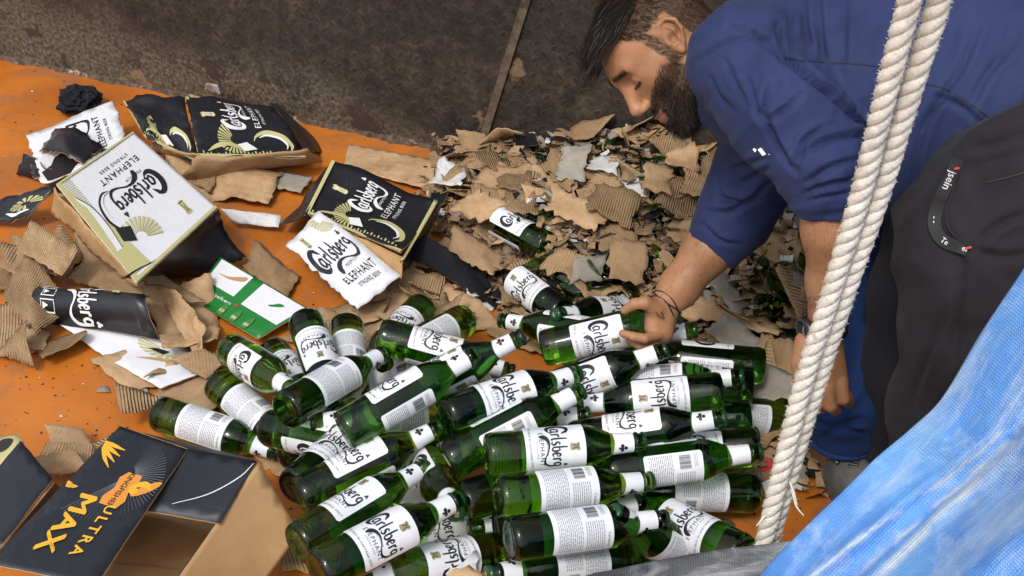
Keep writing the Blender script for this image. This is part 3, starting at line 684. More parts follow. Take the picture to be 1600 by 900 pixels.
# E: white sheet with torn print
artE = fan(.55, .75, .25, 180, 330, 9, 'inkg') + [('inkg', [(.62, .62), (.8, .66), (.82, .85), (.68, .82)]), ('ink', [(.45, .6), (.6, .62), (.58, .75), (.48, .7)]), ('kraftbox', [(.55, .3), (.95, .72), (.98, .85), (.88, .8), (.6, .45)])]
one('carton_sheet', 'white carton panel with a pointed torn corner lying flat below the black bowed panel', 'cardboard', qpx((95, 512, .012), (252, 612, .012), (352, 572, .02), (215, 505, .02)), ('white', 'kraftbox'), artE, 'torn carton panels', jamp=.003, crump=.004, freq=5, seed=43)
# F: green carton
artF = [('white', [(.03, .45), (.40, .45), (.40, .97), (.03, .97)]), ('white', [(.52, .40), (.98, .40), (.98, .97), (.52, .97)])]
artF += text2d('Heineken', 'inkw', .10, .25, .27) + [('inkr', [(.5 + .03 * math.cos(R_(90 + 36 * i)) * (1 if i % 2 == 0 else .4), .33 + .045 * math.sin(R_(90 + 36 * i)) * (1 if i % 2 == 0 else .4)) for i in range(10)])]
for i in range(3): artF += [('inkgn', [(.38 + .17 * i, .02), (.46 + .17 * i, .02), (.455 + .17 * i, .2), (.43 + .17 * i, .3), (.41 + .17 * i, .3), (.385 + .17 * i, .2)])] + rect(.39 + .17 * i, .08, .45 + .17 * i, .14, 'inkg')
artF += ribbon([(.1, .7, .002), (.22, .72, .02), (.33, .82, .035), (.36, .9, .01)], 'kraftbox')
one('carton_sheet', 'bright green printed carton panel with two white patches, above the leftmost bottles', 'cardboard', qpx((298, 468, .02), (403, 530, .02), (482, 483, .035), (345, 402, .06)), ('green', 'kraftbox'), artF, 'torn carton panels', jamp=.003, crump=.003, freq=4, seed=45)
# G: white crumpled with black paint, left back
ct = empty('carton', P(120, 240), 'torn white carton smeared with black paint, partly under the clean white one', 'carton', 'crushed beer cartons')
artG = xf(wordmark('ink'), .085, .12, .15, .45) + text2d('PREMIUM', 'ink', .045, .5, .36, 1.2) + text2d('ELEPHANT', 'ink', .10, .55, .22, 1.2) + text2d('STRONG BEER', 'ink', .05, .55, .14, 1.2)
artG += [('black', [(0.0, .70), (.18, .55), (.3, .62), (.42, .5), (.5, .6), (.44, .8), (.3, .86), (.2, .98), (.02, .95)])]
panel('front_panel', qpx((205, 240, .09), (180, 168, .08), (40, 210, .06), (70, 292, .07)), ('white', 'kraftbox'), clip_art(artG), ct, .012, (), .007, 9, 51)
panel('side_panel', qpx((28, 272, .005), (98, 300, .03), (95, 268, .075), (35, 240, .06)), ('black', 'kraftbox'), (), ct, .010, (), .012, 8, 52)
panel('side_panel', qpx((60, 235, .07), (125, 252, .1), (160, 225, .1), (72, 195, .075)), ('black', 'kraftbox'), (), ct, .014, (), .014, 8, 53)
panel('side_panel', qpx((60, 290, .05), (175, 245, .09), (165, 222, .07), (50, 260, .05)), ('black', 'kraftbox'), (), ct, .006, (), .010, 8, 54)
for c in ct.children: rel(c)
one('carton_sheet', 'scorched looking black and gold carton piece curling at the left edge', 'cardboard', qpx((-40, 350, .01), (45, 345, .03), (88, 296, .09), (-30, 315, .03)), ('black', 'kraftbox'), fan(.75, .55, .25, 0, 300, 12, 'inkg') + ribbon([(.5, .3, .02), (.7, .2, .05), (.9, .3, .02)], 'inkw'), 'torn carton panels', jamp=.012, crump=.016, freq=7, seed=55)
def ball(name, label, px, py, h, r, mat, seed, group=None, cat='cardboard', sq=.6):
    bm = bmesh.new(); bmesh.ops.create_icosphere(bm, subdivisions=4, radius=1); L = bm.loops.layers.uv.new('UVMap')
    for v in bm.verts:
        p = v.co.copy(); k = 1 + .4 * (1 - 2.6 * abs(noise.noise(p * 1.7 + Vector((seed, 0, 0))))) + .2 * (1 - 2.4 * abs(noise.noise(p * 4 + Vector((0, seed, 0)))))
        v.co = Vector((p.x * r * k, p.y * r * k, p.z * r * k * sq))
    for f in bm.faces:
        f.smooth = False
        for l in f.loops: l[L].uv = (l.vert.co.x * 1.5, l.vert.co.y * 1.5 + l.vert.co.z)
    me = bpy.data.meshes.new(name); bm.to_mesh(me); bm.free(); me.materials.append(M[mat]); o = link(name, me); o.location = P(px, py, h); return tag(o, label, cat, group)
ball('crumpled_cardboard', 'wad of crumpled black cardboard on the orange floor at the far left', 122, 155, .035, .042, 'blackcard', 3)
ball('crumpled_cardboard', 'wad of crumpled black carton in the gap between the two arms', 1215, 345, .10, .055, 'blackcard', 9)

# plain sheets around the cartons ------------------------------------------------
KS = [
 ((0, 420, .03), (60, 455, .03), (90, 400, .06), (20, 365, .06), 'kraft', 'brown torn sheet left of the corrugated rectangle', .014),
 ((150, 470, .03), (240, 500, .02), (300, 470, .04), (200, 430, .06), 'flute', 'corrugated sheet showing between the white carton and the black bowed panel', .008),
 ((380, 420, .008), (450, 470, .008), (470, 430, .01), (400, 380, .01), 'kraft', 'brown strip between the white carton and the centre carton', .008),
 ((255, 268, .02), (330, 300, .02), (345, 262, .04), (262, 240, .05), 'flute', 'corrugated edge under the back black carton', .006),
 ((600, 455, .03), (690, 470, .03), (700, 432, .04), (620, 425, .05), 'flute', 'pale corrugated tear below the centre carton', .012),
 ((530, 540, .008), (600, 560, .008), (640, 500, .02), (560, 500, .02), 'kraft', 'brown sheet left of the rearmost bottles', .01),
 ((760, 520, .008), (850, 560, .008), (870, 520, .01), (780, 480, .01), 'kraft', 'dirty brown sheet between the two groups of necks', .01),
 ((0, 545, .006), (70, 552, .006), (80, 520, .01), (0, 500, .01), 'kraft', 'flat brown piece on bare orange floor at the left edge', .005),
 ((5, 470, .05), (60, 540, .01), (110, 470, .05), (40, 395, .08), 'flute', 'rumpled corrugated brown sheet at the left edge below the white carton', .02),
 ((-30, 560, .004), (55, 552, .004), (60, 470, .02), (-30, 480, .02), 'flute', 'corrugated piece on the orange floor at the left edge', .008),
 ((28, 392, .10), (95, 430, .10), (120, 385, .12), (48, 345, .12), 'flute', 'neat corrugated rectangle leaning on the white carton at left', .004),
 ((100, 430, .03), (205, 480, .02), (330, 480, .03), (120, 340, .09), 'kraft', 'wide smooth brown sheet under the white carton', .012),
 ((230, 470, .02), (260, 560, .03), (345, 545, .02), (335, 450, .03), 'kraft', 'creased brown sheet right of the black bowed panel', .02),
 ((140, 562, .006), (200, 612, .006), (290, 600, .008), (215, 545, .01), 'kraft', 'brown piece with ragged edge sticking out under the pointed white panel', .004),
 ((225, 630, .004), (330, 650, .01), (440, 560, .01), (300, 560, .01), 'kraft', 'brown sheet beneath the leftmost bottles', .008),
 ((280, 300, .02), (420, 320, .015), (445, 270, .01), (255, 230, .06), 'kraft', 'broad brown flap below the back black carton', .012),
 ((365, 348, .02), (435, 355, .02), (440, 336, .03), (345, 325, .05), 'whitecard', 'narrow white strip between the white carton and the centre carton', .003),
 ((640, 405, .06), (775, 478, .02), (760, 432, .04), (665, 370, .09), 'blackcard', 'long black carton strip right of the centre carton', .018),
 ((545, 225, .006), (745, 262, .01), (690, 300, .02), (535, 262, .006), 'greycard', 'grey faded board lying flat at the foot of the plate wall', .002),
 ((420, 290, .01), (470, 305, .01), (490, 280, .01), (440, 270, .012), 'greycard', 'grey torn paper lining beside the centre carton', .006),
 ((555, 490, .03), (700, 520, .02), (790, 500, .02), (640, 420, .04), 'kraft', 'brown sheet under the rearmost bottles', .016),
 ((440, 530, .01), (560, 560, .01), (640, 520, .02), (500, 480, .02), 'kraft', 'brown sheet between the green panel and the rearmost bottles', .014),
 ((50, 740, .01), (140, 725, .03), (145, 695, .05), (70, 690, .05), 'flute', 'corrugated strip leaning behind the black and gold open carton', .01),
 ((60, 745, .02), (140, 735, .06), (115, 700, .07), (40, 720, .03), 'kraft', 'brown fold of card behind the black and gold open carton', .01),
 ((240, 455, .03), (310, 560, .04), (330, 520, .05), (290, 465, .06), 'kraft', 'curled brown piece over the end of the black bowed panel', .02),
 ((380, 700, .01), (520, 800, .01), (560, 740, .01), (420, 650, .01), 'kraft', 'brown sheet under the lower left bottles', .01),
 ((560, 905, .10), (760, 900, .11), (720, 868, .12), (625, 880, .12), 'kraft', 'torn brown sheet at the bottom edge lying over bottles', .012),
 ((635, 884, .125), (745, 893, .12), (745, 862, .125), (645, 862, .125), 'whitecard', 'torn white layered card at the bottom edge over a bottle', .004),
 ((440, 900, .01), (560, 910, .01), (500, 840, .02), (430, 830, .02), 'flute', 'corrugated piece between the open carton and the nearest bottles', .01),
 ((1150, 730, .006), (1260, 760, .006), (1270, 690, .01), (1150, 670, .01), 'kraft', 'dirty brown sheet on the floor behind the rope', .01),
 ((320, 140, .05), (345, 148, .06), (340, 132, .09), (322, 130, .09), 'whitecard', 'small white torn tab above the back black carton', .002),
 ((190, 612, .004), (235, 628, .004), (230, 604, .006), (195, 602, .006), 'whitecard', 'small white chip of card on the orange floor', .002),
 ((150, 612, .003), (172, 613, .003), (168, 603, .005), (156, 604, .005), 'greycard', 'tiny pale chip of paper alone on the orange floor', .001),
]
for i, (a, b, c, d, mk, lab, cr) in enumerate(KS):
    one('cardboard_piece', lab, 'cardboard', qpx(a, b, c, d), (mk, 'kraft' if mk != 'kraft' else 'flute'), (), 'loose cardboard among the cartons', jamp=.014 if cr > .003 else .004, crump=cr, freq=8, seed=60 + i, sp=.016, t=.002)

# black and gold open carton, lower left --------------------------------------------
ct = empty('open_carton', P(240, 850), 'open black carton with yellow ULTRA MAX lettering in the lower left corner', 'carton')
art = []
cx, cy = .24, .62
for i in range(46):
    t0 = R_(-80 + i * 4.3); c_, s_ = math.cos(t0), math.sin(t0)
    p0 = (.30 + .10 * s_ * .6, .55 + .12 * c_ * .6); p1 = (.33 + .50 * s_ * .62, .42 + .56 * c_)
    d = .0028; art.append(('inkgr', [(p0[0] - d, p0[1]), (p0[0] + d, p0[1] + d), (p1[0] + d, p1[1] + d), (p1[0] - d, p1[1])]))
def feather(x, y, n, L, a0, da):
    o = []
    for i in range(n):
        t = R_(a0 + da * i); o += ribbon([(x + .014 * i, y + .01 * i, .006), (x + .014 * i + L * .5 * math.cos(t), y + .01 * i + L * .5 * math.sin(t) * 1.3, .013), (x + .014 * i + L * math.cos(t), y + .01 * i + L * math.sin(t) * 1.4, .002)], 'inky', 4)
    return o
art += feather(.13, .01, 4, .22, 85, -9) + feather(.44, .02, 3, .09, 70, 14)
art += [('inko', [(.28, .55), (.33, .50), (.40, .53), (.47, .48), (.52, .50), (.53, .70), (.47, .74), (.40, .70), (.33, .74), (.28, .72)])]
art += [('inko', xf([('x', p)], 1)[0][1]) for k, p in disc(.355, .86, .035, .14, 'inko', 14, .5)]
art += disc(.39, .74, .025, .05, 'inky', 10) + ribbon([(.38, .68, .01), (.34, .76, .02), (.33, .84, .02), (.36, .92, .004)], 'inky', 4)
art += [(k, [(x, .585 + (y - .585) * 1.7) for x, y in p]) for k, p in text2d('KINGFISHER', 'ink', .050, .405, .585, .95, bold=.012)]
tm = text2d('MAX', 'inky', .180, .68, .27, 1.05)
for dx_ in (-.006, .006): tm += [(k, [(x + dx_, y + dx_ * .8) for x, y in p]) for k, p in text2d('MAX', 'inky', .180, .68, .27, 1.05)]
tm = list(tm); art += [(k, [(x, .27 + (y - .27) * 1.5) for x, y in p]) for k, p in tm]
tu = text2d('ULTRA', 'inky', .092, .69, .60, 1.35, bold=.02); art += [(k, [(x, .60 + (y - .60) * 1.6) for x, y in p]) for k, p in tu]
art = clip_art([(k, [(x, y) for x, y in p]) for k, p in art])
HT = .20
panel('front_flap', qpx((187, 666, .19), (-20, 880, .22), (150, 915, .22), (293, 702, .19)), ('slate', 'kraftbox'), art, ct, .001, (), .0005, 3, 71)
panel('side_wall', qpx((402, 722, .19), (293, 702, .188), (222, 797, .188), (345, 819, .17)), ('slate', 'kraftbox'), ribbon([(0.02, .05, .004), (.1, .3, .008), (.35, .62, .008), (.7, .85, .004)], 'inkw'), ct, .001, (), .003, 3, 72)
panel('side_wall', qpx((215, 676, .18), (293, 702, .186), (400, 722, .186), (398, 719, .10)), ('slate', 'kraftbox'), (), ct, .002, (), .002, 3, 73)
panel('outer_flap', qpx((268, 915, .15), (400, 925, .06), (467, 832, .10), (403, 722, .19)), ('kraftbox', 'slate'), (), ct, .0012, (), .003, 3, 74)
panel('bottom_panel', qpx((420, 800, .012), (190, 760, .012), (70, 960, .012), (330, 960, .012)), ('kraftbox', 'kraftbox'), ribbon([(.02, .66, .003), (1, .60, .003)], 'kraft'), ct, .001, (), .004, 9, 75)
panel('inner_wall', qpx((345, 818, .166), (222, 797, .184), (222, 797, .02), (345, 818, .02)), ('kraftbox', 'kraftbox'), (), ct, .001, (), .002, 4, 76)
panel('inner_wall', qpx((222, 797, .186), (150, 915, .216), (150, 915, .02), (222, 797, .02)), ('kraftbox', 'kraftbox'), (), ct, .001, (), .002, 4, 80)
for c in ct.children: rel(c)
ct = empty('open_carton', P(20, 790), 'corner of a slate black carton with cream edges at the left edge', 'carton')
panel('top_panel', qpx((-60, 800, .14), (0, 855, .16), (85, 752, .16), (35, 692, .16)), ('slate', 'kraftbox'), (), ct, .002, (), .004, 4, 77)
panel('side_panel', qpx((-60, 780, .12), (38, 692, .158), (30, 682, .14), (-60, 690, .10)), ('inkg', 'kraftbox'), disc(.75, .55, .15, .25, 'ink'), ct, .003, (), .004, 4, 78)
panel('side_panel', qpx((0, 856, .158), (20, 870, .02), (100, 770, .02), (86, 753, .158)), ('slate', 'kraftbox'), (), ct, .002, (), .003, 4, 79)
for c in ct.children: rel(c)

# grit and crumbs on the floor
gr = random.Random(5); V = []; Fs = []; lm = []
for _ in range(1500):
    w = P(gr.uniform(-60, 900) if gr.random() < .75 else gr.uniform(1100, 1400), gr.uniform(95, 760) if gr.random() < .7 else gr.uniform(640, 860)); 
    if (w - A0).dot(WN) < .01: continue
    s_ = gr.choice((.0012, .0018, .0025, .004)); k = len(V); z0 = .0006
    for t in range(3): an = t * 2.1 + gr.uniform(-.5, .5); V.append((w.x + s_ * math.cos(an), w.y + s_ * math.sin(an), z0))
    V.append((w.x, w.y, z0 + s_ * .6)); Fs += [(k, k + 1, k + 3), (k + 1, k + 2, k + 3), (k + 2, k, k + 3)]; m_ = gr.choices((0, 1, 2), (60, 28, 12))[0]; lm += [m_] * 3
M['grit'] = flat('dark_grit', (.025, .018, .014), .9); M['gritb'] = flat('brown_grit', (.2, .12, .06), .9)
tag(link('grit', mesh('grit', V, Fs, [M['grit'], M['gritb'], M['whitecard']], lm, smooth=False)), 'fine grit and paper crumbs on the orange floor', 'grit', None, 'stuff')

# ------------------------------------------------------------------ the heap of torn cardboard
rng = random.Random(11)
def sstep(a, b, x): t = min(1, max(0, (x - a) / (b - a))); return t * t * (3 - 2 * t)
HP = [P(700, 248), P(740, 262), P(950, 300), P(1260, 350), P(1330, 520), P(1300, 740), P(1195, 750), P(1190, 560), P(1080, 560), P(860, 520), P(790, 460), P(690, 330)]
def in_poly(p, poly):
    c = False; j = len(poly) - 1
    for i in range(len(poly)):
        if (poly[i].y > p.y) != (poly[j].y > p.y) and p.x < (poly[j].x - poly[i].x) * (p.y - poly[i].y) / (poly[j].y - poly[i].y) + poly[i].x: c = not c
        j = i
    return c
def edge_dist(p, poly):
    d = 9
    for i in range(len(poly)):
        a = poly[i].xy; b = poly[(i + 1) % len(poly)].xy; t = max(0, min(1, (p.xy - a).dot(b - a) / (b - a).length_squared)); d = min(d, (p.xy - a - (b - a) * t).length)
    return d if in_poly(p, poly) else -d
def mound(x, y):
    p = Vector((x, y, 0)); s = (p - A0).dot(WD); n = (p - A0).dot(WN)
    hgt = .03 + .13 * sstep(1.45, 2.0, s) * math.exp(-(n / .42) ** 2) - .07 * math.exp(-((s - 2.15) / .10) ** 2) * math.exp(-(n / .3) ** 2) + .07 * sstep(2.15, 2.4, s) * math.exp(-(n / .35) ** 2)
    hgt += .02 * noise.noise(Vector((x * 7, y * 7, 1)))
    e = edge_dist(p, [q for q in HP]) if n > .06 else .1
    return max(0, hgt) * sstep(-.03, .12, e) + .002
V = []; Fs = []; idx = {}; st = .02
x0, x1, y0, y1 = -.5, 1.1, 1.6, 3.1; nx = int((x1 - x0) / st); ny = int((y1 - y0) / st)
for i in range(nx + 1):
    for j in range(ny + 1):
        x = x0 + i * st; y = y0 + j * st; p = Vector((x, y, 0))
        if (p - A0).dot(WN) > -.0 and edge_dist(p, HP) > -.05:
            idx[i, j] = len(V); V.append((x, y, mound(x, y) - .004 + .008 * noise.noise(Vector((x * 40, y * 40, 2)))))
for i in range(nx):
    for j in range(ny):
        q = [(i, j), (i + 1, j), (i + 1, j + 1), (i, j + 1)]
        if all(k in idx for k in q): Fs.append([idx[k] for k in q])
M['litter'] = bits('shredded_litter', (.03, .019, .012), (.11, .068, .036), 35, .9, .9, .008, c3=(.02, .016, .014), s3=16)
lm = [0] * len(Fs); lr = random.Random(77); luv = [(v[0], v[1]) for v in V]
def shred(x, y, z, sz, m, tl=.45):
    n = Vector((lr.gauss(0, tl), lr.gauss(0, tl), 1)).normalized(); t = n.orthogonal().normalized(); q = Matrix.Rotation(lr.uniform(0, 6.28), 3, n); t = q @ t; s_ = n.cross(t); asp = lr.uniform(.3, .9); bnd = lr.uniform(-.3, .3) * sz; k = len(V)
    for i in range(4):
        u = -1 + 2 * i / 3
        for w in (-1, 1): V.append(Vector((x, y, z)) + t * (u * sz + lr.uniform(-.15, .15) * sz) + s_ * (w * sz * asp * lr.uniform(.6, 1.1)) + n * (bnd * (1 - u * u) + lr.uniform(-.1, .1) * sz)); luv.append((u * sz + x * 3, w * sz * asp + y * 3))
    for i in range(3): Fs.append((k + 2 * i, k + 2 * i + 2, k + 2 * i + 3, k + 2 * i + 1)); lm.append(m)
cnt = 0
while cnt < 5200:
    x, y = lr.uniform(-.45, 1.08), lr.uniform(1.45, 2.97); p = Vector((x, y, 0)); n_ = (p - A0).dot(WN)
    if n_ < .004: continue
    e_ = edge_dist(p, HP)
    if e_ < -.10 or (e_ < 0 and lr.random() < -e_ * 14): continue
    shred(x, y, mound(x, y) + (lr.uniform(.0, .022) if lr.random() < .62 or e_ < .09 or n_ < .07 else lr.uniform(.028, .052)), lr.choice((.007, .010, .014, .020)), lr.choices((1, 2, 3, 4, 5), (38, 34, 9, 9, 10))[0]); cnt += 1
tag(link('cardboard_litter', mesh('cardboard_litter', V, Fs, [M['litter'], M['kraft'], M['flute'], M['whitecard'], M['greycard'], M['blackcard']], lm, smooth=False, uv=luv)), 'dirty shreds of cardboard making up the bottom of the heap', 'litter', None, 'stuff')
def scrap_proto(kind, size, seed, mats, cr):
    r = random.Random(seed); n = r.choice((3, 4, 4, 4, 5)); asp = r.uniform(.45, 1); ju = [r.uniform(-.2, .2) for _ in range(6)]; jr = [r.uniform(.82, 1.1) for _ in range(6)]
    ol = [(size * math.cos(2 * math.pi * (i + ju[i]) / n) * jr[i], size * asp * math.sin(2 * math.pi * (i + ju[i]) / n) * jr[i]) for i in range(n)]
    k1 = r.uniform(-1, 1) * 3; ang = r.uniform(0, 3.14); ca, sa = math.cos(ang), math.sin(ang); fpos = r.uniform(-.3, .3) * size; fa_ = r.uniform(-.9, .9); a2 = r.uniform(0, 3.14); c2, s2_ = math.cos(a2), math.sin(a2); f2_ = r.uniform(-.5, .5) * size; g2 = r.uniform(-.6, .6)
    def S(x, y):
        w = x * ca + y * sa; z = k1 * w * w + (fa_ * max(0, w - fpos)) + g2 * abs(x * c2 + y * s2_ - f2_) + cr * .5 * nz(x * 20, y * 20, seed) + cr * .5 * abs(nz(x * 34, y * 34, seed + 4))
        return Vector((x, y, z))
    return sheet_mesh('scrap', S, jag(ol, .0045, .0075 if size > .03 else .005, seed, (r.randrange(n),)), mats, max(.011, size * .22), .0018)
protos = {}
for kind, mats, cnt in (('flute', ('flute', 'kraft'), 12), ('kraft', ('kraft', 'flute'), 14), ('white', ('whitecard', 'kraft'), 5), ('grey', ('greycard', 'kraft'), 5), ('black', ('blackcard', 'kraft'), 6)):
    protos[kind] = [scrap_proto(kind, rng.choice((.022, .03, .042, .055, .075) if kind in ('flute', 'kraft') else (.018, .026, .036)), 100 + i + len(kind) * 31, mats, .012) for i in range(cnt)]
glassS = []
M['shard'] = M['glass']
for i in range(6):
    r = random.Random(500 + i); ol = [(.02 * math.cos(2 * math.pi * k / 5 + r.uniform(-.4, .4)) * r.uniform(.6, 1.6), .016 * math.sin(2 * math.pi * k / 5 + r.uniform(-.4, .4)) * r.uniform(.6, 1.6)) for k in range(5)]
    glassS.append(sheet_mesh('shard', lambda x, y: Vector((x, .0355 * math.sin(y / .0355), .0355 * math.cos(y / .0355) - .0355)), ol, ('glass', 'glass'), .008, .0022))
SL = {'flute': ('torn corrugated brown scrap in the heap behind the bottles', 'corrugated scraps in the heap'), 'kraft': ('torn smooth brown scrap in the heap behind the bottles', 'smooth brown scraps in the heap'),
      'white': ('torn white paper faced scrap in the heap', 'white scraps in the heap'), 'grey': ('faded grey scrap of card in the heap', 'grey scraps in the heap'), 'black': ('torn black printed scrap in the heap', 'black scraps in the heap')}
placed = 0; tries = 0
while placed < 245 and tries < 9000:
    tries += 1
    x = rng.uniform(-.42, 1.05); y = rng.uniform(1.65, 2.95); p = Vector((x, y, 0)); n = (p - A0).dot(WN); s = (p - A0).dot(WD)
    if n < .02 or edge_dist(p, HP) < -.015: continue
    if n > .55 and rng.random() < .25: continue
    kind = rng.choices(('flute', 'kraft', 'white', 'grey', 'black'), (33, 34, 8, 9, 16))[0]
    o = bpy.data.objects.new('cardboard_scrap', rng.choice(protos[kind])); col.objects.link(o)
    o.location = (x, y, mound(x, y) + rng.uniform(.002, .028)); tl = .30 if placed % 4 else .75
    o.rotation_euler = (rng.uniform(-tl, tl) + .15, rng.uniform(-tl, tl), rng.uniform(0, 6.28)); sc = rng.uniform(.75, 1.3); o.scale = (sc, sc, sc)
    tag(o, SL[kind][0], 'cardboard scrap', SL[kind][1]); placed += 1
# scraps strewn between the cartons and the bottles
zones = [(560, 700, 440, 520, 16), (430, 560, 500, 600, 8), (200, 330, 560, 640, 7), (0, 120, 380, 560, 8), (640, 800, 330, 480, 14), (60, 150, 690, 745, 3), (1150, 1230, 650, 760, 6)]
for (xa, xb, ya, yb, nn0) in zones:
    for _ in range(nn0):
        kind = rng.choices(('flute', 'kraft', 'white', 'grey', 'black'), (36, 44, 8, 6, 6))[0]; o = bpy.data.objects.new('cardboard_scrap', rng.choice(protos[kind])); col.objects.link(o)
        o.location = P(rng.uniform(xa, xb), rng.uniform(ya, yb), .012); o.location.z = rng.uniform(.008, .035); o.rotation_euler = (rng.uniform(-.3, .3), rng.uniform(-.3, .3), rng.uniform(0, 6.28))
        tag(o, {'flute': 'torn corrugated', 'kraft': 'torn smooth brown', 'white': 'torn white', 'grey': 'faded grey', 'black': 'torn black'}[kind] + ' scrap strewn around the cartons and bottle pile', 'cardboard scrap', kind + ' scraps strewn around the pile')
# larger sheets lying in the heap
HB = [((780, 300), (860, 318), (850, 276), (790, 262), 'flute', 'pale corrugated sheet high in the heap left of the white paper'), ((850, 330), (930, 372), (960, 338), (880, 300), 'kraft', 'long creased brown sheet crossing the middle of the heap'),
 ((705, 335), (770, 352), (815, 322), (745, 300), 'kraft', 'brown sheet just above the broken bottle with both labels'), ((940, 400), (1000, 385), (985, 350), (925, 362), 'kraft', 'brown crumpled sheet in the heap centre'),
 ((1000, 300), (1048, 318), (1050, 262), (1010, 258), 'kraft', 'brown folded sheet at the dip of the heap'), ((845, 262), (890, 300), (900, 262), (862, 236), 'flute', 'corrugated piece leaning beside the grey torn lining'),
 ((1040, 372), (1085, 390), (1095, 345), (1050, 338), 'kraft', 'brown sheet by the cuff of the far sleeve'), ((845, 425), (905, 440), (915, 398), (868, 392), 'flute', 'pale crumpled corrugated piece behind the standing bottles'),
 ((1060, 300), (1120, 325), (1125, 280), (1075, 268), 'flute', 'corrugated piece low beside the far sleeve'), ((965, 300), (1010, 308), (1015, 275), (975, 270), 'whitecard', 'white and brown scrap sheet at the dip of the heap'),
 ((1100, 520), (1190, 560), (1215, 530), (1130, 500), 'greycard', 'dull grey sheet beyond the dark right bottles'), ((1190, 440), (1255, 470), (1262, 430), (1200, 420), 'kraft', 'brown sheet beside the barcode piece near the watch'),((745, 300), (900, 330), (905, 262), (760, 262), 'kraft', 'wide brown sheet in the middle of the heap near the wall'), ((735, 330), (850, 345), (830, 290), (745, 296), 'flute', 'large corrugated sheet at the left of the heap'),
 ((915, 335), (985, 360), (1000, 310), (930, 285), 'flute', 'sharply ribbed corrugated sheet in the upper heap'), ((1020, 330), (1105, 345), (1110, 285), (1035, 290), 'flute', 'ribbed corrugated sheet left of the far arm'),
 ((870, 285), (915, 290), (925, 225), (880, 235), 'greycard', 'grey torn lining standing at the top of the heap'), ((915, 265), (965, 282), (965, 250), (925, 240), 'whitecard', 'white crumpled paper at the top of the heap'),
 ((668, 285), (722, 298), (728, 262), (690, 255), 'whitecard', 'white torn paper at the left end of the heap near the wall'), ((805, 226), (845, 228), (840, 208), (812, 206), 'blackcard', 'black scrap with white edge on top of the heap'),
 ((1040, 262), (1090, 270), (1085, 222), (1045, 235), 'kraft', 'brown piece standing up by the far sleeve'), ((1090, 290), (1145, 300), (1150, 222), (1105, 230), 'flute', 'tall corrugated piece just left of the far sleeve'),
 ((890, 452), (945, 440), (950, 400), (900, 410), 'greycard', 'olive grey board behind the held bottle'), ((950, 440), (1010, 445), (1010, 385), (950, 375), 'kraft', 'curled brown piece above the held bottle'),
 ((1175, 400), (1255, 420), (1250, 360), (1185, 360), 'kraft', 'flat brown piece between the two arms'), ((700, 400), (770, 440), (790, 395), (710, 370), 'kraft', 'folded brown sheet beside the broken bottle'),
 ((1100, 430), (1150, 490), (1170, 480), (1125, 415), 'greycard', 'dirty grey board strip beyond the forearm'), ((1040, 440), (1180, 470), (1230, 520), (1080, 500), 'kraft', 'dark dirty sheet beyond the reaching hand'),
 ((1180, 560), (1260, 610), (1270, 560), (1190, 520), 'kraft', 'brown sheet left of the hanging hand'), ((1150, 620), (1240, 630), (1250, 590), (1180, 580), 'greycard', 'grey corrugated sheet left of the rope')]
for i, (a, b, c, d, mk, lab) in enumerate(HB):
    q = []
    for (px, py) in (a, b, c, d):
        h = .03
        for _ in range(8): w = P(px, py, h); h = mound(w.x, w.y) + .042 + .012 * (i % 3)
        q.append(P(px, py, h))
    one('cardboard_piece', lab, 'cardboard', q, (mk, 'kraft'), (), 'large sheets in the heap', jamp=.022, crump=.014, freq=9, seed=200 + i, sp=.014, t=.0022)
for k in range(80):
    x = rng.uniform(.05, .62); y = rng.uniform(1.85, 2.55); p = Vector((x, y, 0))
    if edge_dist(p, HP) < .05 or (p - A0).dot(WN) < .08: continue
    o = bpy.data.objects.new('glass_shard', rng.choice(glassS)); col.objects.link(o); o.location = (x, y, mound(x, y) + rng.uniform(.028, .055))
    o.rotation_euler = (rng.uniform(-.8, .8), rng.uniform(-.8, .8), rng.uniform(0, 6.28)); sc = rng.uniform(.8, 2.2); o.scale = (sc,) * 3
    tag(o, 'curved green glass shard lying in the torn cardboard', 'glass shard', 'broken green glass in the heap')
# broken bottles (open, jagged, hollow)
def broken(seed, z0, z1, lab, bx, by, tx, ty, h, roll, parts):
    r = random.Random(seed); n = 40; V = []; Fs = []; top = [z1 + .018 * nz(k * .35, seed, 3) + r.uniform(-.006, .006) for k in range(n)]; top.append(top[0])
    rings = [(BR * .9, z0), (BR, z0 + .008), (BR, (z0 + z1) / 2), (BR, None), (BR - .0028, None), (BR - .003, (z0 + z1) / 2), (BR - .0034, z0 + .008), (.001, z0 + .006)]
    rings = [(.001, z0 + .002)] + rings
    for (rr, z) in rings:
        for k in range(n): t = 2 * math.pi * k / n; V.append((rr * math.cos(t), rr * math.sin(t), top[k] if z is None else z))
    for i in range(len(rings) - 1):
        for k in range(n): Fs.append((i * n + k, i * n + (k + 1) % n, (i + 1) * n + (k + 1) % n, (i + 1) * n + k))
    me = mesh('broken_glass', V, Fs, [M['glass']]); hh = h; B = P(bx, by, hh); T = P(tx, ty, hh + .0); ax = (T - B).normalized()
    bottle_root(B, ax, roll, lab, 0, 'broken_bottle', 'broken bottles in the heap', [('glass_body', me)] + parts)
lb = [('front_label', me_front), ('back_label', me_back)]
broken(1, 0, .135, 'broken bottle half with both labels, lying alone in the heap near the wall side', 858, 388, 790, 352, .085, 60, lb)
broken(2, 0, .15, 'broken bottle body with front label up, just above the heap of bottles', 880, 492, 810, 440, .06, -10, lb)
broken(3, 0, .10, 'broken bottle with barcode label right of the forearm near the watch', 1190, 488, 1250, 458, .06, 170, [('back_label', me_back)])
broken(4, 0, .09, 'jagged bottle piece among white scraps left of the forearm', 1020, 385, 975, 392, .08, 90, [])
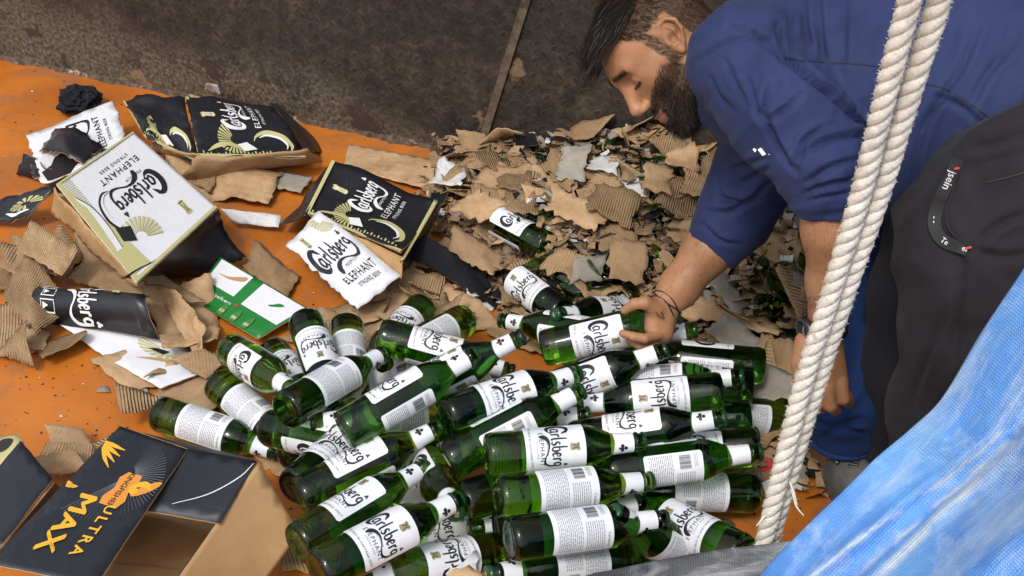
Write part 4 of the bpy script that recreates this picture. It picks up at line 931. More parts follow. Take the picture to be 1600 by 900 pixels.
broken(5, 0, .09, 'broken bottle base in the black scraps near the sleeve', 985, 345, 1040, 352, .09, 90, [])
broken(6, 0, .12, 'dark broken bottle in the heap beyond the forearm', 1200, 445, 1120, 440, .05, 90, [])
# screw in the floor and a red scrap
sc = P(1134, 822); V, Fs = lathe([(0, .003), (.006, .0035), (.0125, .002), (.0165, .0005)], 20); o = link('floor_screw', mesh('floor_screw', V, [f[::-1] for f in Fs], [M['dust']])); o.location = sc + Vector((0, 0, .0005)); tag(o, 'round rusty screw head in the orange floor near the rope end', 'screw')
M['redcard'] = bits('red_paper', (.4, .02, .02), (.55, .05, .04), 30, .6, .2, kind='UV')
one('paper_scrap', 'small red paper scrap on the floor left of the rope', 'paper', qpx((1188, 738, .012), (1208, 740, .012), (1206, 718, .02), (1192, 716, .02)), ('redcard', 'kraft'), (), None, jamp=.006, crump=.004, freq=12, seed=301, sp=.006, t=.001)
# ------------------------------------------------------------------ implicit surfaces -> smooth continuous meshes
def npv(v): return np.array(v, dtype=np.float32)
def cap_(P_, a, b, ra, rb):
    a = npv(a); b = npv(b); ab = b - a; t = np.clip(((P_ - a) @ ab) / max(float(ab @ ab), 1e-9), 0, 1)
    return np.linalg.norm(P_ - a - t[:, None] * ab, axis=1) - (ra + (rb - ra) * t)
def ell_(P_, c, r, rot=None):
    q = P_ - npv(c)
    if rot is not None: q = q @ npv(rot)
    r = npv(r); k0 = np.linalg.norm(q / r, axis=1); k1 = np.linalg.norm(q / (r * r), axis=1); return k0 * (k0 - 1) / np.maximum(k1, 1e-9)
def smin(a, b, k): h = np.clip(.5 + .5 * (b - a) / k, 0, 1); return b * (1 - h) + a * h - k * h * (1 - h)
def smax(a, b, k): return -smin(-a, -b, k)
def chain(P_, pts, k=.02, d=None):
    """pts: list of (vec, radius)"""
    for (a, ra), (b, rb) in zip(pts, pts[1:]):
        c = cap_(P_, a, b, ra, rb); d = c if d is None else smin(d, c, k)
    return d
def nets(f, lo, hi, h):
    lo = npv(lo); hi = npv(hi); n = np.maximum(np.ceil((hi - lo) / h).astype(int) + 1, 3)
    xs = [lo[i] + h * np.arange(n[i], dtype=np.float32) for i in range(3)]
    V = np.empty(tuple(n), dtype=np.float32)
    Y, Zz = np.meshgrid(xs[1], xs[2], indexing='ij'); st = max(1, int(400000 / (n[1] * n[2])))
    for i in range(0, n[0], st):
        xx_ = xs[0][i:i + st]; Pp = np.stack([np.repeat(xx_, Y.size), np.tile(Y.ravel(), len(xx_)), np.tile(Zz.ravel(), len(xx_))], 1)
        V[i:i + st] = f(Pp).reshape(len(xx_), n[1], n[2])
    s = V < 0; m = n - 1
    acc = np.zeros((*m, 3), np.float32); cnt = np.zeros(tuple(m), np.float32)
    def sl(o): return tuple(slice(o[k], o[k] + m[k]) for k in range(3))
    cs = [(i, j, k) for i in (0, 1) for j in (0, 1) for k in (0, 1)]
    for a in cs:
        for ax in range(3):
            if a[ax]: continue
            b = list(a); b[ax] = 1; va, vb = V[sl(a)], V[sl(tuple(b))]; x = (s[sl(a)] != s[sl(tuple(b))])
            t = np.where(x, va / np.where(x, va - vb, 1), 0)
            for k in range(3): acc[..., k] += np.where(x, (t if k == ax else a[k]), 0)
            cnt += x
    act = cnt > 0; idx = -np.ones(tuple(m), np.int64); idx[act] = np.arange(act.sum())
    ii = np.argwhere(act); verts = lo + h * (ii + acc[act] / cnt[act][:, None])
    faces = []
    for ax in range(3):
        u, v = (ax + 1) % 3, (ax + 2) % 3; o = [0, 0, 0]; o[ax] = 1
        s0 = s[tuple(slice(0, n[k] - (1 if k == ax else 0)) for k in range(3))]
        s1 = s[tuple(slice(1 if k == ax else 0, n[k]) for k in range(3))]
        e = np.argwhere(s0 != s1); e = e[(e[:, u] > 0) & (e[:, v] > 0) & (e[:, u] < m[u]) & (e[:, v] < m[v])]
        if len(e) == 0: continue
        def g(du, dv): q = e.copy(); q[:, u] -= du; q[:, v] -= dv; return idx[q[:, 0], q[:, 1], q[:, 2]]
        q = np.stack([g(1, 1), g(0, 1), g(0, 0), g(1, 0)], 1); fl_ = s0[e[:, 0], e[:, 1], e[:, 2]]
        q[~fl_] = q[~fl_][:, ::-1]; faces.append(q)
    F_ = np.concatenate(faces); F_ = F_[(F_ >= 0).all(1)]
    return verts, F_
def vnormals(V, F_):
    a = V[F_[:, 1]] - V[F_[:, 0]]; b = V[F_[:, 3]] - V[F_[:, 0]]; fn = np.cross(a, b); n = np.zeros_like(V)
    for k in range(4): np.add.at(n, F_[:, k], fn)
    return n / np.maximum(np.linalg.norm(n, axis=1), 1e-9)[:, None]
def relax(V, F_, it=2):
    for _ in range(it):
        acc = np.zeros_like(V); c = np.zeros(len(V), np.float32)
        for k in range(4):
            a, b = F_[:, k], F_[:, (k + 1) % 4]
            np.add.at(acc, a, V[b]); np.add.at(acc, b, V[a]); np.add.at(c, a, 1); np.add.at(c, b, 1)
        V = .5 * V + .5 * acc / np.maximum(c, 1)[:, None]
    return V
def npmesh(name, V, F_, mats, attr=None, midx=None):
    me = bpy.data.meshes.new(name); me.vertices.add(len(V)); me.vertices.foreach_set('co', np.asarray(V, np.float32).ravel())
    me.loops.add(F_.size); me.loops.foreach_set('vertex_index', F_.astype(np.int32).ravel())
    me.polygons.add(len(F_)); me.polygons.foreach_set('loop_start', (np.arange(len(F_)) * F_.shape[1]).astype(np.int32))
    for m in mats: me.materials.append(m)
    me.update(calc_edges=True); me.polygons.foreach_set('use_smooth', np.ones(len(F_), bool))
    if midx is not None: me.polygons.foreach_set('material_index', np.asarray(midx, np.int32))
    if attr is not None:
        a = me.attributes.new('mask', 'FLOAT', 'POINT'); a.data.foreach_set('value', np.asarray(attr, np.float32))
    return me
from mathutils.bvhtree import BVHTree

# ---- materials of the people
def skinmat():
    m, nt, b = new_mat('skin'); v = coords(nt); at = N(nt, 'ShaderNodeAttribute', attribute_name='mask')
    c = ramp(nt, ntex(nt, v, 14, 5, .6), [(.3, (.27, .125, .06)), (.55, (.36, .178, .09)), (.75, (.42, .215, .115))])
    c = mixc(nt, ramp(nt, ntex(nt, v, 150, 3, .6), [(.60, (0,) * 3), (.75, (.35,) * 3)]), c, (.25, .10, .05))
    # stubbled skin under hair and beard
    st = ramp(nt, ntex(nt, v, 420, 3, .7), [(.35, (.10, .055, .03)), (.6, (.03, .019, .013))])
    c = mixc(nt, mth(nt, 'MULTIPLY', at.outputs['Fac'], .93), c, st)
    nt.links.new(c, b.inputs['Base Color']); b.inputs['Roughness'].default_value = .5; b.inputs['Subsurface Weight'].default_value = .12
    b.inputs['Subsurface Radius'].default_value = (.012, .004, .002); b.inputs['Subsurface Scale'].default_value = .5; b.inputs['Specular IOR Level'].default_value = .35
    bump(nt, b, mth(nt, 'ADD', ntex(nt, v, 260, 4, .7), mth(nt, 'MULTIPLY', ntex(nt, v, 60, 3), .6)), .3, .0008); return m
M['skin'] = skinmat()
def cloth(name, c1, c2, rough=.8, weave=900, dust=None):
    m, nt, b = new_mat(name); v = coords(nt)
    c = ramp(nt, ntex(nt, v, 9, 6, .6), [(.35, c1), (.65, c2)])
    if dust: c = mixc(nt, ramp(nt, ntex(nt, v, 16, 8, .75, .5), [(.58, (0,) * 3), (.8, (.5,) * 3)]), c, dust)
    nt.links.new(c, b.inputs['Base Color']); b.inputs['Roughness'].default_value = rough; b.inputs['Specular IOR Level'].default_value = .2
    b.inputs['Sheen Weight'].default_value = .04
    bump(nt, b, mth(nt, 'ADD', mth(nt, 'MULTIPLY', ntex(nt, v, weave, 2), .15), mth(nt, 'MULTIPLY', ntex(nt, v, 28, 5, .6, .8), .8)), .35, .004); return m
M['shirt'] = cloth('navy_jersey', (.017, .026, .082), (.027, .039, .112), .75)
M['jeans'] = cloth('dark_blue_cotton', (.010, .030, .115), (.015, .042, .145), .8, dust=(.05, .08, .2))
M['trouser'] = cloth('charcoal_cotton', (.015, .014, .017), (.024, .0225, .028), .85, dust=(.035, .033, .036))
M['hair'] = flat('black_hair', (.010, .008, .007), .5, 0, .25); M['hairb'] = flat('brown_hair', (.085, .042, .022), .75, 0, .1); M['hairg'] = flat('grey_hair', (.30, .28, .27), .4)
M['lip'] = flat('lip', (.25, .10, .075), .45)

# ---- head in its own frame: x forward, y left, z up, origin between the ears
def head_sdf(Q):
    A = np.abs(Q[:, 1]); S_ = np.stack([Q[:, 0], A, Q[:, 2]], 1)      # symmetric copy
    d = ell_(Q, (-.012, 0, .035), (.092, .074, .084))
    d = smin(d, ell_(Q, (.028, 0, .028), (.062, .062, .066)), .02)
    d = smin(d, ell_(Q, (.030, 0, -.035), (.058, .056, .062)), .03)
    d = smin(d, cap_(S_, (.0, .052, -.045), (.070, .018, -.088), .016, .018), .025)
    d = smin(d, ell_(Q, (.080, 0, -.088), (.020, .022, .018)), .02)
    d = smin(d, cap_(S_, (.052, .046, -.012), (.030, .056, -.008), .018, .014), .02)
    d = smin(d, cap_(S_, (.084, .012, .036), (.070, .040, .034), .009, .008), .014)
    d = smin(d, ell_(Q, (.078, 0, -.058), (.022, .026, .022)), .014)
    d = smax(d, -ell_(S_, (.090, .030, .014), (.015, .015, .011)), .014)
    d = smin(d, ell_(S_, (.0665, .030, .013), (.0135, .0135, .0125)), .003)
    d = smin(d, cap_(S_, (.078, .020, .006), (.074, .038, .006), .0035, .003), .005)
    d = smin(d, cap_(Q, (.085, 0, .024), (.109, 0, -.016), .0085, .0098), .014)
    d = smin(d, cap_(Q, (.109, 0, -.017), (.106, 0, -.024), .0092, .0075), .006)
    d = smin(d, ell_(S_, (.098, .010, -.025), (.011, .0065, .0075)), .007)
    d = smax(d, -cap_(S_, (.104, .007, -.037), (.099, .007, -.028), .0036, .003), .003)
    d = smin(d, cap_(S_, (.0985, .0, -.049), (.084, .022, -.053), .0052, .003), .005)
    d = smin(d, cap_(S_, (.0965, .0, -.060), (.083, .020, -.056), .0062, .003), .004)
    d = smax(d, -cap_(S_, (.106, .0, -.0545), (.088, .023, -.0545), .0016, .001), .003)
    # ears
    E = [((.008, .073, .004), .003), ((.012, .075, .020), .0034), ((.006, .079, .033), .0036), ((-.008, .084, .035), .0036), ((-.020, .087, .024), .0036), ((-.021, .086, .006), .0036), ((-.013, .082, -.012), .0036), ((-.004, .077, -.024), .0055), ((.002, .074, -.016), .004)]
    ca, sa = math.cos(R_(20)), math.sin(R_(20)); S0 = S_; S_ = np.stack([S_[:, 0] * ca + S_[:, 2] * sa, S_[:, 1], -S_[:, 0] * sa + S_[:, 2] * ca], 1) * 1.06
    e = chain(S_, E, .003)
    e = smin(e, ell_(S_, (-.005, .076, .006), (.018, .0045, .027)), .005)
    e = smin(e, chain(S_, [((-.002, .080, .026), .0022), ((-.010, .083, .012), .003), ((-.008, .081, -.004), .003), ((.001, .078, -.011), .003)], .003), .003)
    e = smin(e, cap_(S_, (.009, .076, -.001), (.007, .078, -.005), .0035, .003), .003)
    e = smax(e, -ell_(S_, (-.001, .082, .001), (.0075, .007, .009)), .003)
    d = smin(d, e, .005)
    d = smin(d, chain(Q, [((-.030, 0, -.030), .056), ((-.050, 0, -.11), .054), ((-.075, 0, -.20), .058)], .02), .022)
    return d
hv, hf = nets(head_sdf, (-.15, -.10, -.24), (.135, .10, .13), .0022)
hv = relax(hv, hf, 1)
def sm_(a, b, x): t = np.clip((x - a) / (b - a), 0, 1); return t * t * (3 - 2 * t)
def hair_w(p):   # 1 where scalp hair grows
    x, z = p[:, 0], p[:, 2]
    front = .021 + (.055 - .021) * np.clip((z - .027) / .058, 0, 1.25)             # temple hairline
    w = sm_(-.003, .003, front - x) * sm_(.018, .026, z)
    behind = sm_(.0, .006, -.026 - x) * sm_(-.055, -.03, z + .35 * np.minimum(0, x + .03) * -1)
    side = sm_(.010, .016, x) * sm_(-.002, .002, .030 - x) * sm_(-.03, -.02, z) * sm_(.0, .01, .04 - z)
    nearear = (x > -.03) & (x < .016) & (z < .040) & (np.abs(p[:, 1]) > .06)
    w = np.maximum(np.maximum(w * np.where(nearear, 0, 1), behind), side * .8); return w
def beard_w(p):
    x, y, z = p[:, 0], np.abs(p[:, 1]), p[:, 2]
    line = np.interp(x, [.0, .018, .028, .042, .060, .088, .1], [-.045, -.036, -.018, -.006, -.010, -.026, -.036])
    w = sm_(-.003, .004, line - z) * sm_(-.006, .004, x - (-.004 - .35 * (z + .02) * -1 * 0)) * sm_(0, .02, z + .155 + .3 * x)
    mou = (x > .082) & (y < .026) & (z < -.036) & (z > -.0475); w = np.maximum(w, mou * 1.0)
    lips = (x > .086) & (y < .022) & (z < -.0475) & (z > -.067); w = np.where(lips, 0, w)
    nose = (x > .090) & (z > -.036); w = np.where(nose, 0, w); return w
hw, bw = hair_w(hv), beard_w(hv); hn = vnormals(hv, hf)
mask = np.maximum(hw * .8, bw * np.clip(.45 + (-.012 - hv[:, 2]) / .05, .45, 1))
hc = hv[hf].mean(1); lipm = ((hc[:, 0] > .088) & (np.abs(hc[:, 1]) < .021) & (hc[:, 2] < -.0475) & (hc[:, 2] > -.066)).astype(int)
def strands(seeds, nrm, dirf, lenf, width, seg, rngn, mats=(0, 1, 2), probs=(.6, .32, .08)):
    """thin tapering blades; returns V, F(4), material index"""
    V = []; F_ = []; mi = []; rr = random.Random(rngn)
    for p, n in zip(seeds, nrm):
        p = Vector(p.tolist()); n = Vector(n.tolist()); d = dirf(p, n, rr); L = lenf(p, rr); q = p.copy(); b = len(V); w0 = width * rr.uniform(.7, 1.2)
        side = d.cross(n); side = side.normalized() if side.length > 1e-5 else Vector((0, 1, 0)); cur = n * .5 + d * .8; g = Vector((rr.uniform(-1, 1), rr.uniform(-1, 1), rr.uniform(-1, 1))) * .25
        for i in range(seg + 1):
            w = w0 * (1 - i / seg) + w0 * .12; V.append(q + side * w * .5); V.append(q - side * w * .5)
            cur = (cur * .55 + d * .45 + g * (i / seg) + HANG * (0.0 if L < .03 else .30 * (i / seg))).normalized(); q = q + cur * (L / seg)
        m = rr.choices(mats, probs)[0]
        for i in range(seg): F_.append((b + 2 * i, b + 2 * i + 1, b + 2 * i + 3, b + 2 * i + 2)); mi.append(m)
    return np.array([tuple(v) for v in V], np.float32), np.array(F_), mi
HANG = Vector((.78, 0, -.62))
rs = np.random.RandomState(4)
def sample(w, n, extra=None):
    pr = w.copy()
    if extra is not None: pr = pr * extra
    pr = pr / pr.sum(); i = rs.choice(len(hv), n, p=pr); t = rs.uniform(-.0012, .0012, (n, 3)); return hv[i] + t, hn[i]
top = sm_(.070, .088, hv[:, 2] + .15 * np.clip(hv[:, 0], -.05, .05)) * hw
s1, n1 = sample(hw * (1 - top) , 15000)
def dir_side(p, n, rr): d = Vector((-.35 + 1.6 * (p.x < -.02) * 0, 0, -.9)) + Vector((rr.uniform(-.3, .3), 0, rr.uniform(-.3, .3))); d = d - n * d.dot(n); return d.normalized() + n * .28
def len_side(p, rr): return rr.uniform(.004, .008) + .006 * max(0, min(1, (p.z - .03) / .05))
a1 = strands(s1, n1, dir_side, len_side, .00055, 2, 1, probs=(.60, .40, 0))
s2, n2 = sample(top, 5200)
def dir_top(p, n, rr):
    d = Vector((1.0, rr.uniform(-.25, .25) - p.y * 1.0, -.05 + rr.uniform(-.2, .25))); d = d - n * d.dot(n) * .75; return d.normalized() + n * .22
def len_top(p, rr): return rr.uniform(.035, .062) * (1.25 if p.x > .015 else .9)
a2 = strands(s2, n2, dir_top, len_top, .0009, 6, 2, probs=(.90, .08, .02))
s3, n3 = sample(bw, 11000)
def dir_beard(p, n, rr): d = Vector((.55, 0, -.8)) + Vector((rr.uniform(-.7, .7), rr.uniform(-.7, .7), rr.uniform(-.7, .7))); return d.normalized() * .8 + n * .5
def len_beard(p, rr): return rr.uniform(.4, 1) * (.004 + .011 * max(0, min(1, (-.045 - p.z) / .035)) + .004 * (p.x > .05))
a3 = strands(s3, n3, dir_beard, len_beard, .0007, 3, 3, probs=(.92, .08, 0))
brow = np.exp(-((hv[:, 2] - .036 + .25 * (np.abs(hv[:, 1]) - .028)) / .0035) ** 2) * ((hv[:, 0] > .055) & (np.abs(hv[:, 1]) > .010) & (np.abs(hv[:, 1]) < .047))
s4, n4 = sample(brow + 1e-9, 1400)
a4 = strands(s4, n4, lambda p, n, rr: Vector((-.3, .9 * (1 if p.y > 0 else -1), .25 + rr.uniform(-.2, .2))) + n * .2, lambda p, rr: rr.uniform(.004, .008), .0006, 2, 4, probs=(.95, .05, 0))
lash = np.exp(-((hv[:, 2] - .0045) / .0016) ** 2) * ((hv[:, 0] > .070) & (np.abs(hv[:, 1]) > .018) & (np.abs(hv[:, 1]) < .042))
s5, n5 = sample(lash + 1e-9, 260)
a5 = strands(s5, n5, lambda p, n, rr: Vector((.5, 0, -.5)) + n * .6, lambda p, rr: rr.uniform(.003, .0055), .0006, 2, 5, probs=(1, 0, 0))
hmats = [M['hair'], M['hairb'], M['hairg']]
def joined(*A):
    V = []; F_ = []; mi = []; b = 0
    for v, f, m in A: V.append(v); F_.append(f + b); mi += list(m); b += len(v)
    return np.concatenate(V), np.concatenate(F_), mi
fwd0 = (RT * -.57 + UP * -.822).normalized(); up0 = (RT * -.822 + UP * .57).normalized(); yaw = R_(-1)
fwd = (fwd0 * math.cos(yaw) + FW * math.sin(yaw)).normalized(); lft = up0.cross(fwd).normalized(); up0 = fwd.cross(lft)
HEAD = Z(1041, 77, 2.0)
HM = np.array([tuple(fwd), tuple(lft), tuple(up0)], np.float32)
def h2w(V): return V @ HM + npv(HEAD)

# ---- body of the bending man, in world space
def pts(*a): return [(Z(x, y, z), r) for x, y, z, r in a]
arm_far = pts((1185, 215, 2.10, .048), (1152, 325, 2.13, .043), (1105, 392, 2.14, .041), (1062, 448, 2.145, .033), (1037, 478, 2.14, .0265))
arm_near = pts((1170, 110, 1.80, .055), (1292, 285, 1.73, .042), (1296, 360, 1.76, .0365), (1297, 440, 1.81, .032), (1291, 512, 1.86, .0275))
def hand_far(Q):
    d = cap_(Q, Z(1037, 480, 2.14), Z(1034, 518, 2.135), .024, .021)
    d = smin(d, cap_(Q, Z(1024, 485, 2.125), Z(1020, 512, 2.125), .017, .015), .012)
    d = smin(d, cap_(Q, Z(1040, 500, 2.15), Z(1038, 526, 2.150), .018, .013), .01)
    for c in (((1033, 521, 2.122), (1008, 529, 2.105), (990, 526, 2.105), (973, 521, 2.112), .0088), ((1036, 527, 2.145), (1014, 542, 2.128), (1000, 541, 2.128), (984, 533, 2.135), .0086), ((1037, 528, 2.168), (1020, 545, 2.16), (1008, 546, 2.16), (994, 540, 2.17), .0082), ((1036, 526, 2.185), (1022, 540, 2.19), (1012, 543, 2.19), (1003, 540, 2.195), .0072)):
        r = c[4]; d = smin(d, chain(Q, [(Z(*c[0]), r * 1.12), (Z(*c[1]), r * 1.0), (Z(*c[2]), r * .92), (Z(*c[3]), r * .78)], .0015), .003)
    th = chain(Q, [(Z(1024, 482, 2.115), .0155), (Z(1008, 473, 2.10), .0112), (Z(992, 475, 2.10), .0096), (Z(976, 485, 2.11), .0074)], .004)
    return smin(d, th, .008)
def hand_near(Q):
    kn = [(1253, 592), (1272, 603), (1293, 604), (1313, 596)]; d = None
    for i, (x, y) in enumerate(kn):
        a = cap_(Q, Z(1276 + i * 7, 528, 1.87), Z(x, y, 1.893 + .004 * abs(i - 1.5)), .019, .0125); d = a if d is None else smin(d, a, .012)
    for i, (x, y) in enumerate(kn):
        L = (.8, .95, 1, .9)[i]; r = (.0088, .0098, .0102, .0100)[i]
        d = smin(d, chain(Q, [(Z(x, y, 1.893), r * 1.15), (Z(x + 5, y + 30 * L, 1.90), r), (Z(x + 12, y + 36 * L, 1.925), r * .92), (Z(x + 8, y + 18 * L, 1.945), r * .85)], .002), .004)
    d = smin(d, chain(Q, [(Z(1260, 535, 1.865), .018), (Z(1249, 566, 1.87), .0135), (Z(1250, 596, 1.875), .011), (Z(1264, 618, 1.885), .009)], .004), .010)
    return d
def bb(P_, m):
    a = np.array([tuple(p[0]) for p in P_]); return a.min(0) - m, a.max(0) + m
def fa1(Q): return smin(chain(Q, arm_far, .02), hand_far(Q), .012)
lo, hi = bb(arm_far[1:] + [(Z(975, 520, 2.10), 0), (Z(1000, 545, 2.2), 0)], .055)
v1, f1 = nets(fa1, lo, hi, .0024)
def fa2(Q): return smin(chain(Q, arm_near, .02), hand_near(Q), .012)
lo, hi = bb(arm_near[1:] + [(Z(1245, 640, 1.96), 0), (Z(1330, 600, 1.88), 0)], .055)
v2, f2 = nets(fa2, lo, hi, .0024)
NECK = Z(1165, 122, 1.98)
torso = [(NECK, .055), (Z(1240, 125, 1.93), .115), (Z(1370, 135, 1.86), .115), (Z(1540, 150, 1.80), .085)]
legn = pts((1565, 235, 1.70, .085), (1520, 500, 1.72, .058), (1450, 740, 1.95, .042)); legf = pts((1535, 235, 1.86, .08), (1438, 480, 1.96, .05), (1400, 700, 2.10, .04))
def ground(v, h=.0): w = Vector(v); w.z = h; return w
def foot(Q, ank, d_, L=.24):
    a = Vector(ank); d_ = Vector(d_).normalized(); heel = ground(a, .035) - d_ * .04; toe = heel + d_ * (L - .05); toe.z = .018
    d = chain(Q, [(a, .038), (heel + Vector((0, 0, .012)), .034)], .02); d = smin(d, cap_(Q, heel, toe, .034, .020), .02)
    d = smin(d, cap_(Q, heel + d_ * .1 + Vector((d_.y, -d_.x, 0)) * .02, toe + Vector((d_.y, -d_.x, 0)) * .028, .022, .015), .015)
    return smax(d, -(Q[:, 2] - .006), .004)
DF = Vector((-.35, -.5, 0))
def fbody(Q):
    d = chain(Q, torso, .05); d = smin(d, chain(Q, arm_near[:2], .02), .03); d = smin(d, chain(Q, arm_far[:2], .02), .03)
    d = smin(d, cap_(Q, Z(1540, 190, 1.79), legn[0][0], .07, .07), .04); d = smin(d, chain(Q, legn, .03), .03); d = smin(d, chain(Q, legf, .03), .03)
    d = smin(d, foot(Q, legn[-1][0], DF), .02); d = smin(d, foot(Q, legf[-1][0], DF), .02); return d
allp = torso + legn + legf + arm_near[:2] + arm_far[:2]
lo, hi = bb(allp, .16); lo[2] = -.01
v3, f3 = nets(fbody, lo, hi, .009)
man = empty('person', ground(legn[-1][0]), 'bearded man in a navy long sleeved shirt and charcoal trousers bending to reach a bottle', 'person')
BV = np.concatenate([h2w(hv), v1, v2, v3]); o0 = len(hv); o1 = o0 + len(v1); o2 = o1 + len(v2)
BF = np.concatenate([hf, f1 + o0, f2 + o1, f3 + o2]); mi = np.concatenate([lipm, np.zeros(len(f1) + len(f2) + len(f3), int)])
def child(name, me, par): o = link(name, me, par); o.matrix_parent_inverse = Matrix.Translation(-par.location); return o
child('body', npmesh('body', BV, BF, [M['skin'], M['lip']], np.concatenate([mask, np.zeros(len(v1) + len(v2) + len(v3))]), mi), man)
V_, F_, m_ = joined(a1, a2); child('hair', npmesh('hair', h2w(V_), F_, hmats, None, m_), man)
V_, F_, m_ = joined(a3); child('beard', npmesh('beard', h2w(V_), F_, hmats, None, m_), man)
n_a1, n_a2 = vnormals(v1, f1), vnormals(v2, f2)
def armhair(vv, nn_, a_, b_, cnt, sd_):
    a_, b_ = npv(a_), npv(b_); t = ((vv - a_) @ (b_ - a_)) / float((b_ - a_) @ (b_ - a_)); w = ((t > 0) & (t < 1)).astype(float); i = np.random.RandomState(sd_).choice(len(vv), cnt, p=w / w.sum()); ax_ = Vector((b_ - a_).tolist()).normalized()
    return strands(vv[i], nn_[i], lambda p, n, rr: ax_ + n * .35 + Vector((rr.uniform(-.4, .4), rr.uniform(-.4, .4), rr.uniform(-.4, .4))), lambda p, rr: rr.uniform(.004, .009), .0003, 2, sd_, probs=(.6, .4, 0))
V_, F_, m_ = joined(armhair(v1, n_a1, arm_far[1][0], arm_far[4][0], 1100, 5), armhair(v2, n_a2, arm_near[1][0], arm_near[4][0], 1100, 6)); child('arm_hair', npmesh('arm_hair', V_, F_, hmats, None, m_), man)
V_, F_, m_ = joined(a4, a5); child('eyebrows', npmesh('eyebrows', h2w(V_), F_, hmats, None, m_), man)

# ---- clothes
def img_dir(dx, dy): return npv((RT * dx - UP * dy).normalized())
def folds(V, n, wf, amp, seed, across, along, fa_=34, fl_=6, third=8):
    """ridged creases running along 'along', spaced across 'across'; wf: weight per vertex"""
    c = np.cross(across, along); A = V @ across; B_ = V @ along; C_ = V @ c; out = np.empty(len(V), np.float32)
    for i in range(len(V)):
        w = noise.noise(Vector((A[i] * 7, B_[i] * 7, seed))) * .6
        q = noise.noise(Vector((A[i] * fa_ + w * 2, B_[i] * fl_ + w, C_[i] * third + seed)))
        q2 = noise.noise(Vector((A[i] * fa_ * 2.1 + w, B_[i] * fl_ * 2, C_[i] * third + seed + 7)))
        out[i] = (1 - 2.4 * abs(q)) * .75 + (1 - 2.4 * abs(q2)) * .25
    return V + n * (amp * out * wf)[:, None]
sh_t = [(Z(1150, 118, 1.99), .070), (Z(1215, 112, 1.94), .118), (Z(1370, 142, 1.88), .150), (Z(1540, 128, 1.78), .128)]
sl_n = pts((1170, 98, 1.83, .088), (1225, 175, 1.76, .074), (1290, 262, 1.735, .060), (1294, 325, 1.745, .045))
sl_f = pts((1200, 210, 2.05, .080), (1172, 285, 2.12, .062), (1150, 335, 2.13, .058), (1116, 385, 2.14, .047))
nh = npv((RT * 70 - UP * 130).normalized()); nh2 = npv((RT * 85 - UP * 40).normalized()); ph = npv(Z(1470, 235, 1.72))
def hemf(Q): q = Q - ph; return np.minimum(q @ nh, q @ nh2)
ncuf = (arm_near[3][0] - arm_near[1][0]).normalized(); pcu = Z(1292, 328, 1.745); ncf2 = (arm_far[3][0] - arm_far[1][0]).normalized(); pcf = Z(1108, 392, 2.14)
hdn = npv(-(up0) * .9 - fwd * .1); hp = npv(Z(1093, 95, 2.0))
def fshirt(Q):
    d = chain(Q, sh_t, .06); off = npv(FW * .055)
    d = smin(d, chain(Q - off, [(p, r * .93) for p, r in sh_t[1:]], .06), .05); d = smin(d, chain(Q + off * .8, [(p, r * .9) for p, r in sh_t[1:]], .06), .05)
    d = smin(d, chain(Q, [(Z(1120, 92, 2.0), .058), (Z(1165, 112, 1.96), .085)], .03), .03)
    d = smin(d, chain(Q, [(Z(1420, 180, 1.83), .125), (Z(1550, 195, 1.745), .125)], .04), .04)
    # loose hem hanging from the belly
    d = smin(d, chain(Q, [(Z(1380, 235, 1.84), .10), (Z(1440, 290, 1.82), .055), (Z(1450, 345, 1.84), .028)], .04), .05)
    d = smin(d, chain(Q, sl_f, .03), .035); s = chain(Q, sl_n, .03)
    s = smax(s, (Q - npv(pcu)) @ npv(ncuf), .006); d = np.where((Q - npv(pcf)) @ npv(ncf2) > -.03, smax(d, (Q - npv(pcf)) @ npv(ncf2), .006), d)
    d = smin(d, s, .022)
    d = smax(d, hemf(Q), .006)
    d = smax(d, -(cap_(Q, npv(HEAD), npv(Z(1120, 103, 2.0)), .062, .050)), .008)
    return d
lo, hi = bb(sh_t + sl_n + sl_f + [(Z(1450, 350, 1.84), 0)], .2)
sv, sf = nets(fshirt, lo, hi, .0045); sv = relax(sv, sf, 1); sn = vnormals(sv, sf)
def near_w(V, c, r): d = np.linalg.norm(V - npv(c), axis=1); return np.exp(-(d / r) ** 2)
elb = near_w(sv, Z(1290, 275, 1.73), .085); cuf = near_w(sv, pcu, .05); elf = near_w(sv, Z(1150, 325, 2.13), .09); shl = near_w(sv, Z(1165, 90, 1.8), .10)
rest = np.clip(1 - elb - elf - shl * .6, 0, 1)
sv = folds(sv, sn, rest, .0065, 3.0, img_dir(1, .35), img_dir(-.35, 1), 22, 5, 5)
sv = folds(sv, sn, np.clip(elb, 0, 1), .0085, 8.0, img_dir(.3, 1), img_dir(1, -.35), 24, 6, 9)
sv = folds(sv, sn, np.clip(shl + .3 * rest, 0, 1), .0055, 11.0, img_dir(.75, .65), img_dir(-.65, .75), 24, 6, 7)
sv = folds(sv, sn, np.clip(elf, 0, 1), .006, 13.0, img_dir(.25, 1), img_dir(1, -.3), 22, 6, 9)
def project(V):
    q = V - npv(C0); z = q @ npv(FW); return 800 + F * (q @ npv(RT)) / z, 450 - F * (q @ npv(UP)) / z, z
